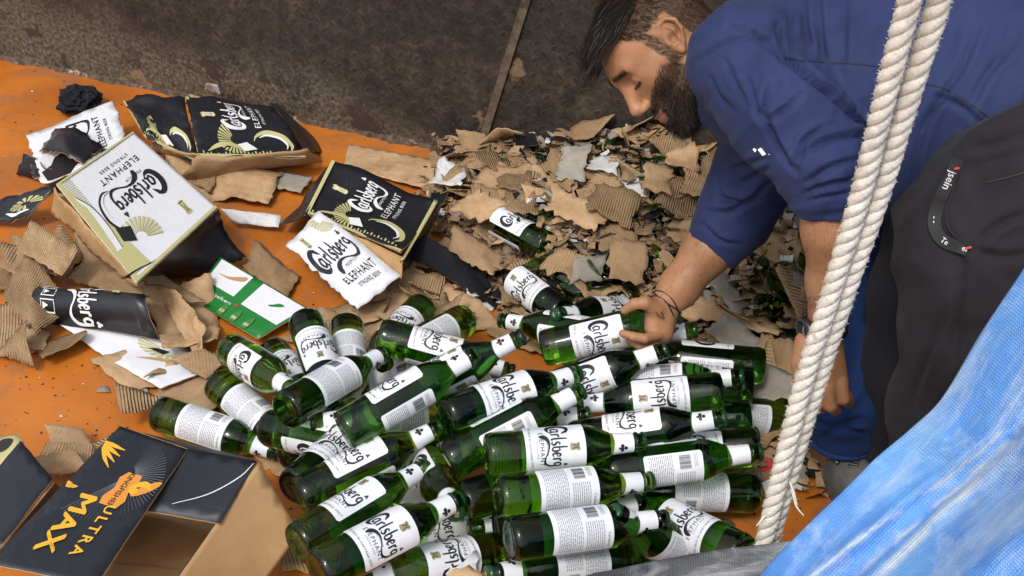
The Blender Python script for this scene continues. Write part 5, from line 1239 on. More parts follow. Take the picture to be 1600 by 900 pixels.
def creases(V, n, lines, zmax=None):
    px, py, z = project(V); out = np.zeros(len(V), np.float32); fac = np.clip(-(n @ npv(FW)) * 2 + .3, 0, 1)
    for (dep, w, *L) in lines:
        q = [Vector(p) for p in catmull([(*p, 0) for p in L], 5)]; best = np.full(len(V), 1e9, np.float32); sg = np.zeros(len(V), np.float32); tt_ = np.zeros(len(V), np.float32)
        for i in range(len(q) - 1):
            ax_, ay = q[i].x, q[i].y; bx_, by_ = q[i + 1].x - ax_, q[i + 1].y - ay; l2 = bx_ * bx_ + by_ * by_
            t = np.clip(((px - ax_) * bx_ + (py - ay) * by_) / l2, 0, 1); dx, dy = px - ax_ - t * bx_, py - ay - t * by_; dd_ = np.hypot(dx, dy); m = dd_ < best
            best[m] = dd_[m]; sg[m] = np.sign(dx * by_ - dy * bx_)[m]; tt_[m] = (i + t[m]) / (len(q) - 1)
        env = np.sin(np.pi * np.clip(tt_ * .9 + .05, 0, 1)) ** .6; s = best * sg; w = w * .72
        out += dep * env * (-1.0 * np.exp(-(s / w) ** 2) + .75 * np.exp(-((s - 1.9 * w) / (1.5 * w)) ** 2) + .25 * np.exp(-((s + 2.2 * w) / (2 * w)) ** 2))
    return V + n * (out * fac)[:, None]
CR = [(.018, 6, (1215, 40), (1222, 88), (1247, 110), (1300, 153), (1334, 184), (1362, 205)), (.008, 6, (1234, 20), (1237, 90)), (.009, 7, (1256, 5), (1265, 84)), (.009, 7, (1278, 0), (1287, 94)), (.006, 8, (1320, 0), (1318, 95)),
 (.007, 7, (1092, 96), (1131, 72), (1172, 60), (1200, 76)), (.010, 6, (1140, 44), (1172, 52), (1203, 74), (1225, 100)), (.009, 6, (1172, 130), (1190, 184), (1203, 125)), (.008, 6, (1194, 190), (1225, 172), (1250, 148)), (.012, 7, (1196, 180), (1216, 226), (1244, 268)),
 (.010, 6, (1246, 268), (1256, 222), (1285, 200)), (.011, 6, (1253, 242), (1287, 222), (1331, 212), (1360, 215)), (.010, 6, (1265, 283), (1294, 262), (1340, 248)), (.008, 5, (1257, 302), (1287, 288), (1335, 279)), (.007, 4, (1262, 313), (1300, 303), (1330, 299)), (.006, 6, (1110, 120), (1125, 150), (1150, 175)), (.006, 6, (1135, 95), (1150, 130), (1170, 165)),
 (.009, 6, (1122, 276), (1126, 305), (1150, 314), (1188, 310)), (.007, 6, (1150, 262), (1190, 248)), (.010, 6, (1106, 330), (1135, 332), (1162, 318), (1205, 284)), (.007, 5, (1098, 350), (1125, 375), (1158, 382)), (.007, 6, (1160, 285), (1200, 262)),
 (.008, 8, (1480, 140), (1440, 210), (1425, 300)), (.006, 8, (1530, 40), (1500, 110), (1440, 200)), (.006, 9, (1590, 60), (1540, 120), (1500, 200)), (.006, 7, (1460, 150), (1500, 165), (1545, 205))]
sv = creases(sv, vnormals(sv, sf), CR)
shirt = child('shirt', npmesh('shirt', sv, sf, [M['shirt']]), man); SB = BVHTree.FromPolygons([tuple(map(float, v)) for v in sv], [tuple(map(int, f)) for f in sf])
tn = pts((1560, 130, 1.77, .118), (1560, 240, 1.70, .132), (1535, 400, 1.69, .105), (1522, 520, 1.73, .090), (1490, 640, 1.82, .083), (1455, 770, 1.97, .068)); tf = pts((1535, 230, 1.85, .12), (1450, 460, 1.95, .082), (1425, 580, 2.02, .078), (1405, 720, 2.11, .066))
def ftr(Q):
    d = smin(chain(Q, tn, .04), chain(Q, tf, .04), .03); d = smin(d, chain(Q - npv(FW * .06), tn[:2], .04), .05); d = smin(d, cap_(Q, Z(1500, 300, 1.76), Z(1480, 350, 1.78), .07, .05), .04)
    return smax(d, -(hemf(Q) + .012), .006)
lo, hi = bb(tn + tf, .15); lo[2] = .02
tv, tff = nets(ftr, lo, hi, .006); tv = relax(tv, tff, 1); tnn = vnormals(tv, tff)
kn_ = near_w(tv, Z(1500, 500, 1.66), .2)
tv = folds(tv, tnn, np.ones(len(tv)) * .6, .007, 21.0, img_dir(1, -.5), img_dir(.5, 1), 14, 3, 5)
tv = folds(tv, tnn, np.clip(kn_, 0, 1), .007, 25.0, img_dir(.5, 1), img_dir(1, -.6), 13, 4, 5)
tv = creases(tv, vnormals(tv, tff), [(.010, 8, (1605, 335), (1560, 352), (1515, 390)), (.008, 8, (1515, 388), (1560, 400), (1610, 395)), (.008, 10, (1505, 395), (1500, 470), (1490, 560)), (.010, 10, (1600, 480), (1540, 540), (1470, 640), (1430, 720)), (.007, 8, (1480, 480), (1450, 560), (1420, 640)), (.006, 8, (1600, 210), (1560, 225), (1500, 235))])
child('trousers', npmesh('trousers', tv, tff, [M['trouser']]), man); TB = BVHTree.FromPolygons([tuple(map(float, v)) for v in tv], [tuple(map(int, f)) for f in tff])
def onto(tree, px, py, lift=.002):
    d = ray(px, py).normalized(); h = tree.ray_cast(C0, d)
    return (h[0] - d * lift) if h[0] is not None else None
def tube(path, r, seg=8, name='tube', mat=None, taper=None):
    V = []; Fs = []; n = len(path); prev = None
    for i, p in enumerate(path):
        t = (path[min(i + 1, n - 1)] - path[max(i - 1, 0)]).normalized(); a = prev if prev else (Vector((0, 0, 1)) if abs(t.z) < .9 else Vector((1, 0, 0)))
        a = (a - t * a.dot(t)).normalized(); prev = a; b = t.cross(a); rr = r if taper is None else r * taper(i / (n - 1))
        for k in range(seg): q = 2 * math.pi * k / seg; V.append(p + (a * math.cos(q) + b * math.sin(q)) * rr)
    for i in range(n - 1):
        for k in range(seg): Fs.append((i * seg + k, i * seg + (k + 1) % seg, (i + 1) * seg + (k + 1) % seg, (i + 1) * seg + k))
    Fs.append(tuple(range(seg))[::-1]); Fs.append(tuple(range((n - 1) * seg, n * seg))); return mesh(name, V, Fs, [mat] if mat else [])
def strip_on(tree, line, w, mat, name, art=(), lift=.003):
    """band following pixels laid on a surface; art in (length, width) metres"""
    q = catmull(line, 8); p3 = [onto(tree, p[0], p[1], lift) for p in q]; p3 = [p for p in p3 if p is not None]
    cum = [0]
    for a, b in zip(p3, p3[1:]): cum.append(cum[-1] + (b - a).length)
    def at(s, o):
        s = min(max(s, 0), cum[-1] - 1e-6); i = max(k for k in range(len(cum) - 1) if cum[k] <= s); t = (s - cum[i]) / max(cum[i + 1] - cum[i], 1e-6)
        p = p3[i].lerp(p3[i + 1], t); tg = (p3[i + 1] - p3[i]).normalized(); n = (C0 - p).normalized(); sd_ = n.cross(tg).normalized(); return p + sd_ * o, n
    V = []; Fs = []; mi = []; n = 40
    for i in range(n + 1):
        s = cum[-1] * i / n
        for o in (-w / 2, w / 2): p, nn = at(s, o); V.append(p)
    for i in range(n): Fs.append((2 * i, 2 * i + 2, 2 * i + 3, 2 * i + 1)); mi.append(0)
    keys = sorted({k for k, _ in art})
    for k, poly in art:
        b = len(V)
        for x, y in poly: p, nn = at(x, y); V.append(p + nn * .0012)
        Fs.append(list(range(b, b + len(poly)))); mi.append(1 + keys.index(k))
    return mesh(name, V, Fs, [mat] + [M[k] for k in keys], mi), cum[-1]
M['band'] = flat('black_elastic', (.010, .010, .012), .7); M['pocket'] = flat('pocket_shade', (.018, .019, .024), .9); M['redthread'] = flat('red_thread', (.5, .04, .04), .6)
bandart = text2d('jsein', 'inkw', .0145, .030, -.004, 1.0) + text2d('- -', 'inkw', .010, .085, -.003, 1.0) + text2d('Te', 'inkw', .010, .120, -.003, 1.0) + text2d('ea', 'inkw', .010, .150, -.003, 1.0)
me, L_ = strip_on(TB, [(1497, 248), (1484, 280), (1466, 318), (1460, 350), (1474, 376), (1512, 390)], .016, M['band'], 'pocket_band', bandart, .006)
child('pocket_band', me, man)
me, L_ = strip_on(TB, [(1500, 255), (1488, 300), (1478, 335), (1486, 362), (1515, 385)], .0025, M['trouser'], 'pocket_seam', (), .007); child('pocket_seam', me, man)
me, L_ = strip_on(TB, [(1491, 264), (1499, 262)], .003, M['redthread'], 'bar_tack', (), .009); child('bar_tack', me, man)
me, L_ = strip_on(TB, [(1508, 388), (1518, 386)], .003, M['redthread'], 'bar_tack', (), .009); child('bar_tack', me, man)
me, L_ = strip_on(TB, [(1540, 285), (1570, 278), (1600, 270)], .002, M['band'], 'trouser_seam', (), .002); child('trouser_seam', me, man)
me, L_ = strip_on(SB, [(1225, 90), (1280, 97), (1340, 100), (1385, 106)], .0016, M['band'], 'shirt_seam', (), .0012); child('shirt_seam', me, man)
me, L_ = strip_on(SB, [(1440, 130), (1480, 140), (1520, 165), (1558, 195)], .0018, M['band'], 'shirt_seam', (), .0012); child('shirt_seam', me, man)
# sportswear mark on the sleeve
bl = text2d('puma', 'inkw', .016, 0, 0) 
me, L_ = strip_on(SB, [(1180, 228), (1190, 236), (1202, 247)], .0008, M['shirt'], 'sleeve_print', [('inkw', [(.006, -.002), (.018, -.004), (.020, .001), (.008, .003)]), ('inkw', [(.010, .004), (.024, .003), (.026, .006), (.012, .007)]), ('inkw', [(0, -.006), (.006, -.007), (.005, -.003), (.001, -.003)])], .002); child('sleeve_print', me, man)
# wrist cords and the watch
def ring(c, axis, r, tube_r, mat, name, sq=1.0, wob=0.0, n=36, par=None, tilt=None):
    axis = Vector(axis).normalized(); a = axis.orthogonal().normalized(); b = axis.cross(a); P_ = []
    for i in range(n + 1): t = 2 * math.pi * i / n; P_.append(Vector(c) + a * math.cos(t) * r + b * math.sin(t) * r * sq + axis * (wob * math.sin(2 * t + 1)))
    return tube(P_, tube_r, 8, name, mat)
axf = (arm_far[4][0] - arm_far[3][0]).normalized(); wf_ = arm_far[4][0]
br = empty('thread_bracelet', wf_, 'dark thread bracelet with loose ends tied round the reaching wrist', 'bracelet')
for i, (o, w) in enumerate(((-.010, .004), (-.004, -.003), (.002, .005))): child('cord', ring(wf_ + axf * o, axf, .0293, .0015, M['band'], 'cord', 1, w), br)
def hang(*p): return [Z(x, y, z) for x, y, z in p]
child('loose_thread', tube([Vector(q) for q in catmull(hang((1020, 462, 2.105), (1016, 478, 2.10), (1006, 492, 2.095), (1004, 515, 2.09)), 6)], .0008, 6, 'loose_thread', M['band']), br)
child('loose_thread', tube([Vector(q) for q in catmull(hang((1018, 470, 2.105), (1026, 490, 2.10), (1038, 498, 2.10), (1030, 482, 2.105)), 6)], .0008, 6, 'loose_thread', M['band']), br)
axn = (arm_near[4][0] - arm_near[3][0]).normalized(); wn_ = Z(1291, 508, 1.858)
wt = empty('wristwatch', wn_, 'black wristwatch on the hanging arm beside the rope', 'watch')
M['watch'] = flat('watch_black', (.015, .015, .017), .4); M['steel'] = flat('steel', (.25, .26, .28), .28, 1)
V, Fs = lathe([(.0305, -.010), (.0325, -.009), (.0325, .009), (.0305, .010)], 40); q_ = axn.to_track_quat('Z', 'Y')
child('strap', mesh('strap', [q_ @ Vector(v) + wn_ for v in V], Fs, [M['watch']]), wt)
dn = (-FW * .45 - RT * .9 + UP * .1).normalized(); dn = (dn - axn * dn.dot(axn)).normalized(); qd = dn.to_track_quat('Z', 'Y'); cd = wn_ + dn * .031
V, Fs = lathe([(0, 0), (.021, 0), (.0215, .004), (.021, .008), (.018, .009), (.0175, .0075), (0, .0075)], 36); child('case', mesh('case', [qd @ Vector(v) + cd for v in V], Fs, [M['watch']]), wt)
V, Fs = lathe([(.0178, .0088), (.019, .0098), (.0205, .0090)], 36); child('bezel', mesh('bezel', [qd @ Vector(v) + cd for v in V], Fs, [M['steel']]), wt)
V = [qd @ Vector(v) + cd for v in ((-.0006, 0, .0085), (.0006, 0, .0085), (.0004, .012, .0085), (-.0004, .012, .0085), (0, -.0007, .0086), (.009, -.004, .0086), (.009, -.003, .0086), (0, .0007, .0086))]
child('hands', mesh('hands', V, [(0, 1, 2, 3), (4, 5, 6, 7)], [M['inkw']]), wt)

# ---- the person behind: blue trousers and sandals; stands upright, upper body above the frame
ank = Z(1312, 688, 2.12); knee = Vector((.60, 1.86, .46)); hip = Vector((.66, 2.14, .88)); ank2 = ank + Vector((.19, .16, -.0)); ank2.z = ank.z; knee2 = knee + Vector((.18, .09, 0)); hip2 = hip + Vector((.16, .0, 0))
per2 = empty('person', ground(ank), 'standing person in rolled dark blue trousers and grey sandals behind the rope', 'person')
ft_d = Vector((.32, -.95, 0)); hc2 = (hip + hip2) / 2; ch = hc2 + Vector((0, -.02, .42)); nk = ch + Vector((0, 0, .16))
shL, shR = ch + Vector((-.19, 0, .06)), ch + Vector((.19, 0, .06))
armsP = [[(shL, .05), (shL + Vector((-.05, .03, -.27)), .04), (shL + Vector((-.03, -.08, -.50)), .027), (shL + Vector((-.02, -.11, -.57)), .03)], [(shR, .05), (shR + Vector((.05, .03, -.27)), .04), (shR + Vector((.05, -.08, -.50)), .027), (shR + Vector((.05, -.11, -.57)), .03)]]
def fb2(Q):
    d = chain(Q, [(hip, .085), (knee, .055), (ank, .036)], .03); d = smin(d, chain(Q, [(hip2, .085), (knee2, .055), (ank2, .036)], .03), .03)
    d = smin(d, foot(Q, ank, ft_d, .25), .02); d = smin(d, foot(Q, ank2, ft_d, .25), .02)
    d = smin(d, chain(Q, [(hc2, .12), (ch, .13), (nk, .055)], .06), .05)
    for A in armsP: d = smin(d, chain(Q, A, .02), .03)
    return d
lo, hi = bb([(hip, 0), (hip2, 0), (ank, 0), (ank2, 0), (nk, 0), (shL, 0), (shR, 0), (knee, 0)], .15); lo[2] = -.01; lo[1] -= .12
b2v, b2f = nets(fb2, lo, hi, .010)
lo2 = npv(ank) - npv((.10, .26, .0)); lo2[2] = -.01; hi2 = npv(ank) + npv((.16, .08, .10))
fv, ff = nets(lambda Q: smin(foot(Q, ank, ft_d, .25), cap_(Q, ank, ank + Vector((.01, .02, .15)), .036, .045), .02), lo2, hi2, .004)
h2p = nk + Vector((0, -.02, .12)); HM2 = np.array([(-.3, -.95, 0), (.95, -.3, 0), (0, 0, 1)], np.float32)
def h2w2(V): return V @ HM2 + npv(h2p)
BV = np.concatenate([b2v, fv, h2w2(hv)]); BF = np.concatenate([b2f, ff + len(b2v), hf + len(b2v) + len(fv)])
child('body', npmesh('body', BV, BF, [M['skin']], np.concatenate([np.zeros(len(b2v) + len(fv)), hair_w(hv) * .9])), per2)
V_, F_, m_ = joined(a1, a2, a4); child('hair', npmesh('hair', h2w2(V_), F_, hmats, None, m_), per2)
def ft2(Q):
    d = chain(Q, [(hip, .115), (knee, .082), (ank + Vector((.005, .01, .10)), .064), (ank + Vector((0, 0, .035)), .058)], .03)
    d = smin(d, chain(Q, [(hip2, .115), (knee2, .082), (ank2 + Vector((0, 0, .05)), .058)], .03), .02)
    return smax(smax(d, -(Q[:, 2] - (ank.z + .005)), .006), Q[:, 2] - .97, .01)
lo, hi = bb([(hip, 0), (hip2, 0), (ank, 0), (ank2, 0), (knee, 0), (knee2, 0)], .15); lo[2] = .02
pv, pf = nets(ft2, lo, hi, .007); pv = relax(pv, pf, 1); pn = vnormals(pv, pf)
pv = folds(pv, pn, np.ones(len(pv)) * .6, .008, 31.0, img_dir(1, -.3), img_dir(.3, 1), 12, 3, 5)
pv = folds(pv, pn, near_w(pv, ank + Vector((0, 0, .06)), .09), .009, 35.0, img_dir(.15, 1), img_dir(1, -.15), 22, 5, 8)
pv = creases(pv, vnormals(pv, pf), [(.012, 7, (1265, 652), (1300, 662), (1345, 655)), (.010, 6, (1285, 680), (1310, 668), (1350, 676)), (.008, 8, (1390, 320), (1385, 420), (1350, 520)), (.008, 8, (1340, 560), (1330, 610), (1290, 640))])
child('trousers', npmesh('trousers', pv, pf, [M['jeans']]), per2)
child('cuff', ring(ank + Vector((0, 0, .012)), (0, 0, 1), .0585, .0045, M['jeans'], 'cuff'), per2)
M['shirt2'] = cloth('grey_cotton', (.12, .12, .12), (.17, .17, .17))
def fs2(Q):
    d = chain(Q, [(hc2, .145), (ch, .15), (ch + Vector((0, 0, .10)), .075)], .06)
    for A in armsP: d = smin(d, chain(Q, [(A[0][0], .068), (A[1][0], .058)], .02), .04)
    return smax(d, -(Q[:, 2] - .93), .01)
lo, hi = bb([(hc2, 0), (ch, 0), (shL, 0), (shR, 0)], .18)
gv, gf = nets(fs2, lo, hi, .010); gn = vnormals(gv, gf); gv = folds(gv, gn, np.ones(len(gv)), .006, 41.0, npv((1, 0, .2)), npv((0, .1, 1)), 12, 4, 5)
child('shirt', npmesh('shirt', gv, gf, [M['shirt2']]), per2)
# sandal on the visible foot
M['rubber'] = bits('worn_grey_rubber', (.07, .07, .068), (.13, .125, .12), 40, .6, .3, .001, c3=(.25, .2, .15), s3=18, t3=(.6, .7))
for a_ in (ank, ank2):
    sd0 = empty('sandal', ground(a_), 'grey strapped sandal on the foot behind the rope' if a_ is ank else 'grey sandal on the far foot of the standing person', 'sandal', 'sandals')
    dd = ft_d.normalized(); sdv = Vector((dd.y, -dd.x, 0)); heel = ground(a_) - dd * .085; V = []; n = 16
    prf = [(0, .024), (.03, .036), (.10, .036), (.17, .046), (.22, .046), (.265, .034), (.285, .012)]
    for zz in (.0015, .014):
        for s_ in (1, -1):
            for (t, w) in (prf if s_ == 1 else prf[::-1]): p = heel + dd * t + sdv * w * s_; V.append(Vector((p.x, p.y, zz)))
    k = len(prf) * 2; child('sole', mesh('sole', V, [tuple(range(k))[::-1], tuple(range(k, 2 * k))] + [(i, (i + 1) % k, (i + 1) % k + k, i + k) for i in range(k)], [M['rubber']], smooth=False), sd0)
    V = []; Fs = []; m = 14
    for i in range(m + 1):
        t = math.pi * i / m
        for (s0, hh) in ((.105, .078), (.145, .066), (.180, .056)):
            p = heel + dd * s0 + sdv * math.cos(t) * (.046 if s0 > .12 else .040); p.z = .010 + hh * math.sin(t) ** .8; V.append(p)
    for i in range(m):
        for j in range(2): a = i * 3 + j; Fs.append((a, a + 1, a + 4, a + 3))
    child('strap', mesh('strap', V, Fs, [M['rubber']]), sd0)
    if a_ is ank:
        ST = BVHTree.FromPolygons([tuple(v) for v in V], Fs)
        for (nm, px_, py_) in (('rivet', 1308, 722), ('buckle', 1334, 724)):
            p = onto(ST, px_, py_, .002)
            if p is None: continue
            q = (C0 - p).to_track_quat('Z', 'Y')
            if nm == 'rivet': V2, F2 = lathe([(0, .003), (.004, .0025), (.006, 0)], 14); child(nm, mesh(nm, [q @ Vector(v) + p for v in V2], [f[::-1] for f in F2], [M['steel']]), sd0)
            else:
                V2 = []; F2 = []
                for t in range(5): y = -.010 + t * .005; k2 = len(V2); V2 += [q @ Vector(v) + p for v in ((-.009, y, 0), (.009, y, 0), (.009, y + .0018, .0022), (-.009, y + .0018, .0022))]; F2.append((k2, k2 + 1, k2 + 2, k2 + 3))
                child(nm, mesh(nm, V2, F2, [M['steel']]), sd0)

# black shoes of the bending man, below the tarpaulin
for a_, lb_ in ((legn[-1][0], 'black shoe of the bending man under the near trouser leg'), (legf[-1][0], 'black shoe of the bending man under the far trouser leg')):
    vv, f_ = nets(lambda Q: foot(Q, ground(a_, .10), DF, .27) - .006, npv(ground(a_)) - npv((.26, .30, .01)), npv(ground(a_)) + npv((.1, .1, .14)), .007)
    so = empty('shoe', ground(a_), lb_, 'shoe'); child('upper', npmesh('upper', vv, f_, [M['band']]), so)

# ------------------------------------------------------------------ rope
M['rope'] = bits('bleached_cotton_rope', (.60, .56, .48), (.82, .78, .70), 60, .9, .9, .0015, c3=(.36, .31, .24), s3=22, t3=(.62, .72), fine=420)
rl = [(1436, -80, 1.20), (1421, 0, 1.25), (1383, 150, 1.33), (1346, 300, 1.42), (1301, 450, 1.50), (1255, 600, 1.58), (1225, 720, 1.64), (1196, 840, 1.70), (1175, 930, 1.74)]
rr2 = [(1490, -80, 1.21), (1468, 0, 1.26), (1421, 150, 1.34), (1376, 300, 1.43), (1324, 450, 1.515), (1276, 600, 1.60), (1240, 720, 1.665), (1206, 840, 1.725), (1184, 930, 1.765)]
ropes = empty('rope', P(1210, 845, .3), 'doubled off white twisted rope hanging down in front of the men', 'rope')
rg = random.Random(8)
def mkrope(line, R, ph, tw):
    base = [Vector(q) for q in catmull([Z(*l) for l in line], 30)]
    V = []; Fs = []; mi = []; nS = 3; seg = 9; cum = [0]
    for a, b in zip(base, base[1:]): cum.append(cum[-1] + (b - a).length)
    frames = []
    for i, p in enumerate(base):
        t = (base[min(i + 1, len(base) - 1)] - base[max(i - 1, 0)]).normalized(); a = (RT - t * RT.dot(t)).normalized(); frames.append((p, t, a, t.cross(a)))
    for s in range(nS):
        b0 = len(V); rs_ = R * .56; ro = R * .50
        for i, (p, t, a, b) in enumerate(frames):
            q = ph + 2 * math.pi * s / nS + cum[i] / tw * 2 * math.pi; o = (a * math.cos(q) + b * math.sin(q)) * ro; c = p + o
            tt = (t + (-a * math.sin(q) + b * math.cos(q)) * ro * 2 * math.pi / tw).normalized(); n1_ = (a * math.cos(q) + b * math.sin(q)); n1_ = (n1_ - tt * n1_.dot(tt)).normalized(); n2_ = tt.cross(n1_)
            for k in range(seg): w = 2 * math.pi * k / seg; rr_ = rs_ * (1 + .10 * noise.noise(Vector((cum[i] * 90, k * .9, s + ph)))); V.append(c + (n1_ * math.cos(w) + n2_ * math.sin(w) * 1.12) * rr_)
        for i in range(len(frames) - 1):
            for k in range(seg): Fs.append((b0 + i * seg + k, b0 + i * seg + (k + 1) % seg, b0 + (i + 1) * seg + (k + 1) % seg, b0 + (i + 1) * seg + k))
    # fuzz
    for _ in range(2600):
        i = rg.randrange(len(frames) - 1); p, t, a, b = frames[i]; w = rg.uniform(0, 6.28); o = a * math.cos(w) + b * math.sin(w); s0 = p + o * R * .92 + t * rg.uniform(0, .008); L = rg.uniform(.0015, .005); wv = .00035
        d = (o * rg.uniform(.1, 1) + t * rg.uniform(-1, 1)).normalized(); e = s0 + d * L * .5 + o * .0008; f = s0 + d * L + t * rg.uniform(-.002, .002); b0 = len(V)
        V += [s0 - t * wv, s0 + t * wv, e + t * wv, e - t * wv, f]; Fs += [(b0, b0 + 1, b0 + 2, b0 + 3), (b0 + 3, b0 + 2, b0 + 4)]
    return mesh('strand', V, Fs, [M['rope']])
child('rope_length', mkrope(rl, .0124, .4, .056), ropes); child('rope_length', mkrope(rr2, .0124, 2.2, .055), ropes)
tuft = []
for (a, b, c) in (((1232, 748, 1.655), (1240, 768, 1.65), (1246, 790, 1.645)), ((1236, 760, 1.655), (1244, 790, 1.65), (1256, 806, 1.645)), ((1200, 800, 1.68), (1190, 812, 1.67), (1182, 822, 1.67))):
    child('frayed_end', tube([Vector(q) for q in catmull([Z(*a), Z(*b), Z(*c)], 8)], .0019, 6, 'frayed_end', M['rope'], lambda t: 1 - .6 * t), ropes)

# ------------------------------------------------------------------ tarpaulins in the foreground
def tarpmat(name, c1, c2, pale, wv, amt):
    m, nt, b = new_mat(name); v = coords(nt, 'UV')
    c = ramp(nt, ntex(nt, v, 5, 6, .6, .5), [(.35, c1), (.65, c2)])
    mp = N(nt, 'ShaderNodeMapping'); mp.inputs['Scale'].default_value = (3, 14, 1); nt.links.new(v, mp.inputs[0])
    s = ramp(nt, ntex(nt, mp.outputs[0], 1.3, 12, .72, .6), [(amt[0], (0,) * 3), (amt[1], (.85,) * 3)]); c = mixc(nt, s, c, pale)
    s = ramp(nt, ntex(nt, v, 9, 12, .8, .3), [(.52, (0,) * 3), (.66, (.6,) * 3)]); c = mixc(nt, s, c, pale)
    wx = N(nt, 'ShaderNodeTexWave', bands_direction='X'); wx.inputs['Scale'].default_value = wv; wy = N(nt, 'ShaderNodeTexWave', bands_direction='Y'); wy.inputs['Scale'].default_value = wv
    for w in (wx, wy): nt.links.new(v, w.inputs[0]); w.inputs['Distortion'].default_value = .6
    we = mth(nt, 'MULTIPLY', wx.outputs['Fac'], wy.outputs['Fac'])
    c = mixc(nt, mth(nt, 'MULTIPLY', we, .22), c, pale)
    if name.startswith('faded'):
        sp = N(nt, 'ShaderNodeSeparateXYZ'); nt.links.new(v, sp.inputs[0]); L0 = mth(nt, 'ADD', sp.outputs[1], mth(nt, 'MULTIPLY', ntex(nt, v, 7, 4), .03))
        for (c0, sl, w_) in ((.098, .05, .0035), (.135, -.02, .007), (.30, .05, .006), (.20, .25, .003), (.055, .12, .003)):
            dd = mth(nt, 'ABSOLUTE', mth(nt, 'SUBTRACT', L0, mth(nt, 'MULTIPLY_ADD', sp.outputs[0], sl, c0)))
            c = mixc(nt, mth(nt, 'MULTIPLY', ramp(nt, dd, [(0, (.85,) * 3), (w_ * 1.6, (0,) * 3)]), ramp(nt, ntex(nt, v, 16, 6, .7), [(.38, (0,) * 3), (.55, (1,) * 3)])), c, (.58, .62, .60))
    nt.links.new(c, b.inputs['Base Color']); b.inputs['Roughness'].default_value = .42; b.inputs['Specular IOR Level'].default_value = .45
    bump(nt, b, mth(nt, 'ADD', mth(nt, 'MULTIPLY', we, .5), ntex(nt, v, 20, 8, .65, .7)), .55, .003); return m
M['tarp'] = tarpmat('faded_blue_tarpaulin', (.045, .19, .58), (.13, .36, .76), (.46, .60, .76), 90, (.46, .72))
M['gtarp'] = tarpmat('dirty_grey_sheet', (.030, .033, .038), (.075, .08, .088), (.36, .37, .39), 90, (.46, .60))
def tarp(name, label, edge, inner, mat, ridge, lipz, gx=110, gy=90, seed=0):
    e = catmull([Z(*p) for p in edge], 14); f = catmull([Z(*p) for p in inner], 14); V = []; uv = []; n = min(len(e), len(f)); nl = 8
    cl = [0]
    for i in range(1, n): cl.append(cl[-1] + (e[i] - e[i - 1]).length)
    for i in range(n):
        for j in range(-nl, gy + 1):
            v = j / gy
            if j >= 0:
                p = e[i].lerp(f[i], v); nn = (C0 + UP * .25 - p).normalized(); s = cl[i]; L = (f[i] - e[i]).length * v
                h = ridge(s, L, v) + .010 * noise.noise(Vector((s * 5, L * 9, seed))) + .004 * (1 - 2.5 * abs(noise.noise(Vector((s * 11, L * 22, seed + 3))))) + .0016 * noise.noise(Vector((s * 60, L * 60, seed)))
                p = p + nn * (h * min(1, v * 12 + .25)) - FW * .0
            else:
                L = j * .012; p = e[i] + FW * (-L * .5) - Vector((0, 0, 1)) * (-L * (1.2 if j < -1 else .5))
            V.append(p); uv.append((cl[i], L))
    m = nl + gy + 1; Fs = [(i * m + j, i * m + j + 1, (i + 1) * m + j + 1, (i + 1) * m + j) for i in range(n - 1) for j in range(m - 1)]
    loc = V[0].copy(); loc.z = 0; me = mesh(name, [v - loc for v in V], Fs, [M[mat]], uv=uv); o = link(name, me); o.location = loc
    so = o.modifiers.new('thick', 'SOLIDIFY'); so.thickness = .0012; return tag(o, label, 'tarpaulin')
def g_(x, c, w): return math.exp(-((x - c) / w) ** 2)
def ridge_b(s, L, v):
    a1_ = .17 + .05 * math.sin(s * 4); a2_ = .285 + .04 * math.sin(s * 5 + 1)
    return .075 * g_(L, a1_, .060) - .070 * g_(L, a2_, .020) - .03 * g_(L, a2_, .05) + .045 * g_(L, .40 + .05 * s, .07) + .010 * g_(L, .098 + .05 * s, .006) - .020 * g_(L, .080 + .05 * s, .018) + .012 * g_(L, .042 + .10 * s, .006) + .03 * g_(s, .35 + .5 * L, .03) * g_(L, .2, .1)
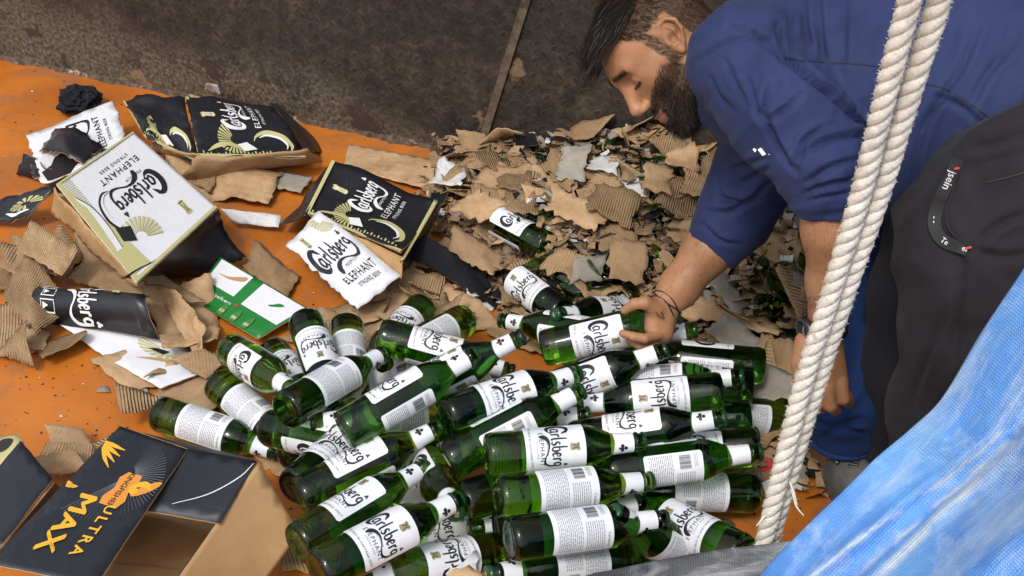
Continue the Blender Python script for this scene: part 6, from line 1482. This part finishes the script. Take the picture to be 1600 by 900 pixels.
tarp('tarpaulin', 'faded blue tarpaulin with whitish scuffs draped over the near side, lower right', [(1120, 1010, 1.50), (1187, 900, 1.48), (1260, 822, 1.46), (1320, 764, 1.45), (1370, 714, 1.44), (1425, 668, 1.42), (1475, 618, 1.40), (1537, 515, 1.37), (1590, 435, 1.34), (1680, 300, 1.30)],
     [(1700, 1500, 1.05), (1780, 1420, 1.05), (1850, 1340, 1.04), (1900, 1280, 1.03), (1950, 1220, 1.02), (2000, 1160, 1.0), (2050, 1100, .99), (2100, 1000, .98), (2150, 900, .97), (2220, 760, .95)], 'tarp', ridge_b, 0)
tarp('tarpaulin', 'dirty grey plastic sheet along the bottom edge under the blue tarpaulin', [(820, 960, 1.66), (905, 905, 1.66), (960, 890, 1.66), (1060, 870, 1.66), (1130, 858, 1.655), (1200, 850, 1.65), (1280, 838, 1.64), (1350, 820, 1.63), (1450, 800, 1.60), (1560, 770, 1.58)],
     [(820, 1400, 1.35), (905, 1390, 1.35), (960, 1380, 1.35), (1060, 1370, 1.35), (1130, 1360, 1.35), (1200, 1350, 1.34), (1280, 1340, 1.33), (1350, 1330, 1.33), (1450, 1320, 1.32), (1560, 1300, 1.30)], 'gtarp', lambda s, L, v: .012 * math.sin(L * 40 + s * 9) + .02 * g_(L, .08, .04), 0, seed=5)
tarp('tarpaulin', 'pale grey creased sheet hanging behind the men at the upper right corner', [(1520, -90, 2.22), (1560, -90, 2.22), (1620, -90, 2.2), (1700, -90, 2.2)], [(1520, 90, 2.25), (1570, 95, 2.25), (1630, 100, 2.24), (1700, 100, 2.24)], 'ptarp', lambda s, L, v: .012 * math.sin(s * 60 + 3 * math.sin(L * 9)), 0, gy=40, seed=9) if M.setdefault('ptarp', tarpmat('pale_grey_sheet', (.35, .37, .39), (.5, .52, .55), (.7, .72, .75), 90, (.5, .7))) else None
# near side board of the truck bed that carries the sheets
b0, b1 = P(760, 1230, .0), P(1700, 1080, .0); dl = (b1 - b0).normalized(); nn_ = Vector((dl.y, -dl.x, 0))
V = []
for s in (0, 1.5):
    for (n_, z_) in ((.02, 0.0), (.02, .20), (.07, .20), (.07, 0)): p = b0 + dl * s + nn_ * n_; V.append(Vector((p.x, p.y, z_)))
tag(link('side_board', mesh('side_board', V, [(0, 4, 5, 1), (1, 5, 6, 2), (2, 6, 7, 3), (3, 7, 4, 0), (0, 1, 2, 3), (7, 6, 5, 4)], [M['dust']], smooth=False)), 'low dusty side board of the truck under the sheets', 'side board')
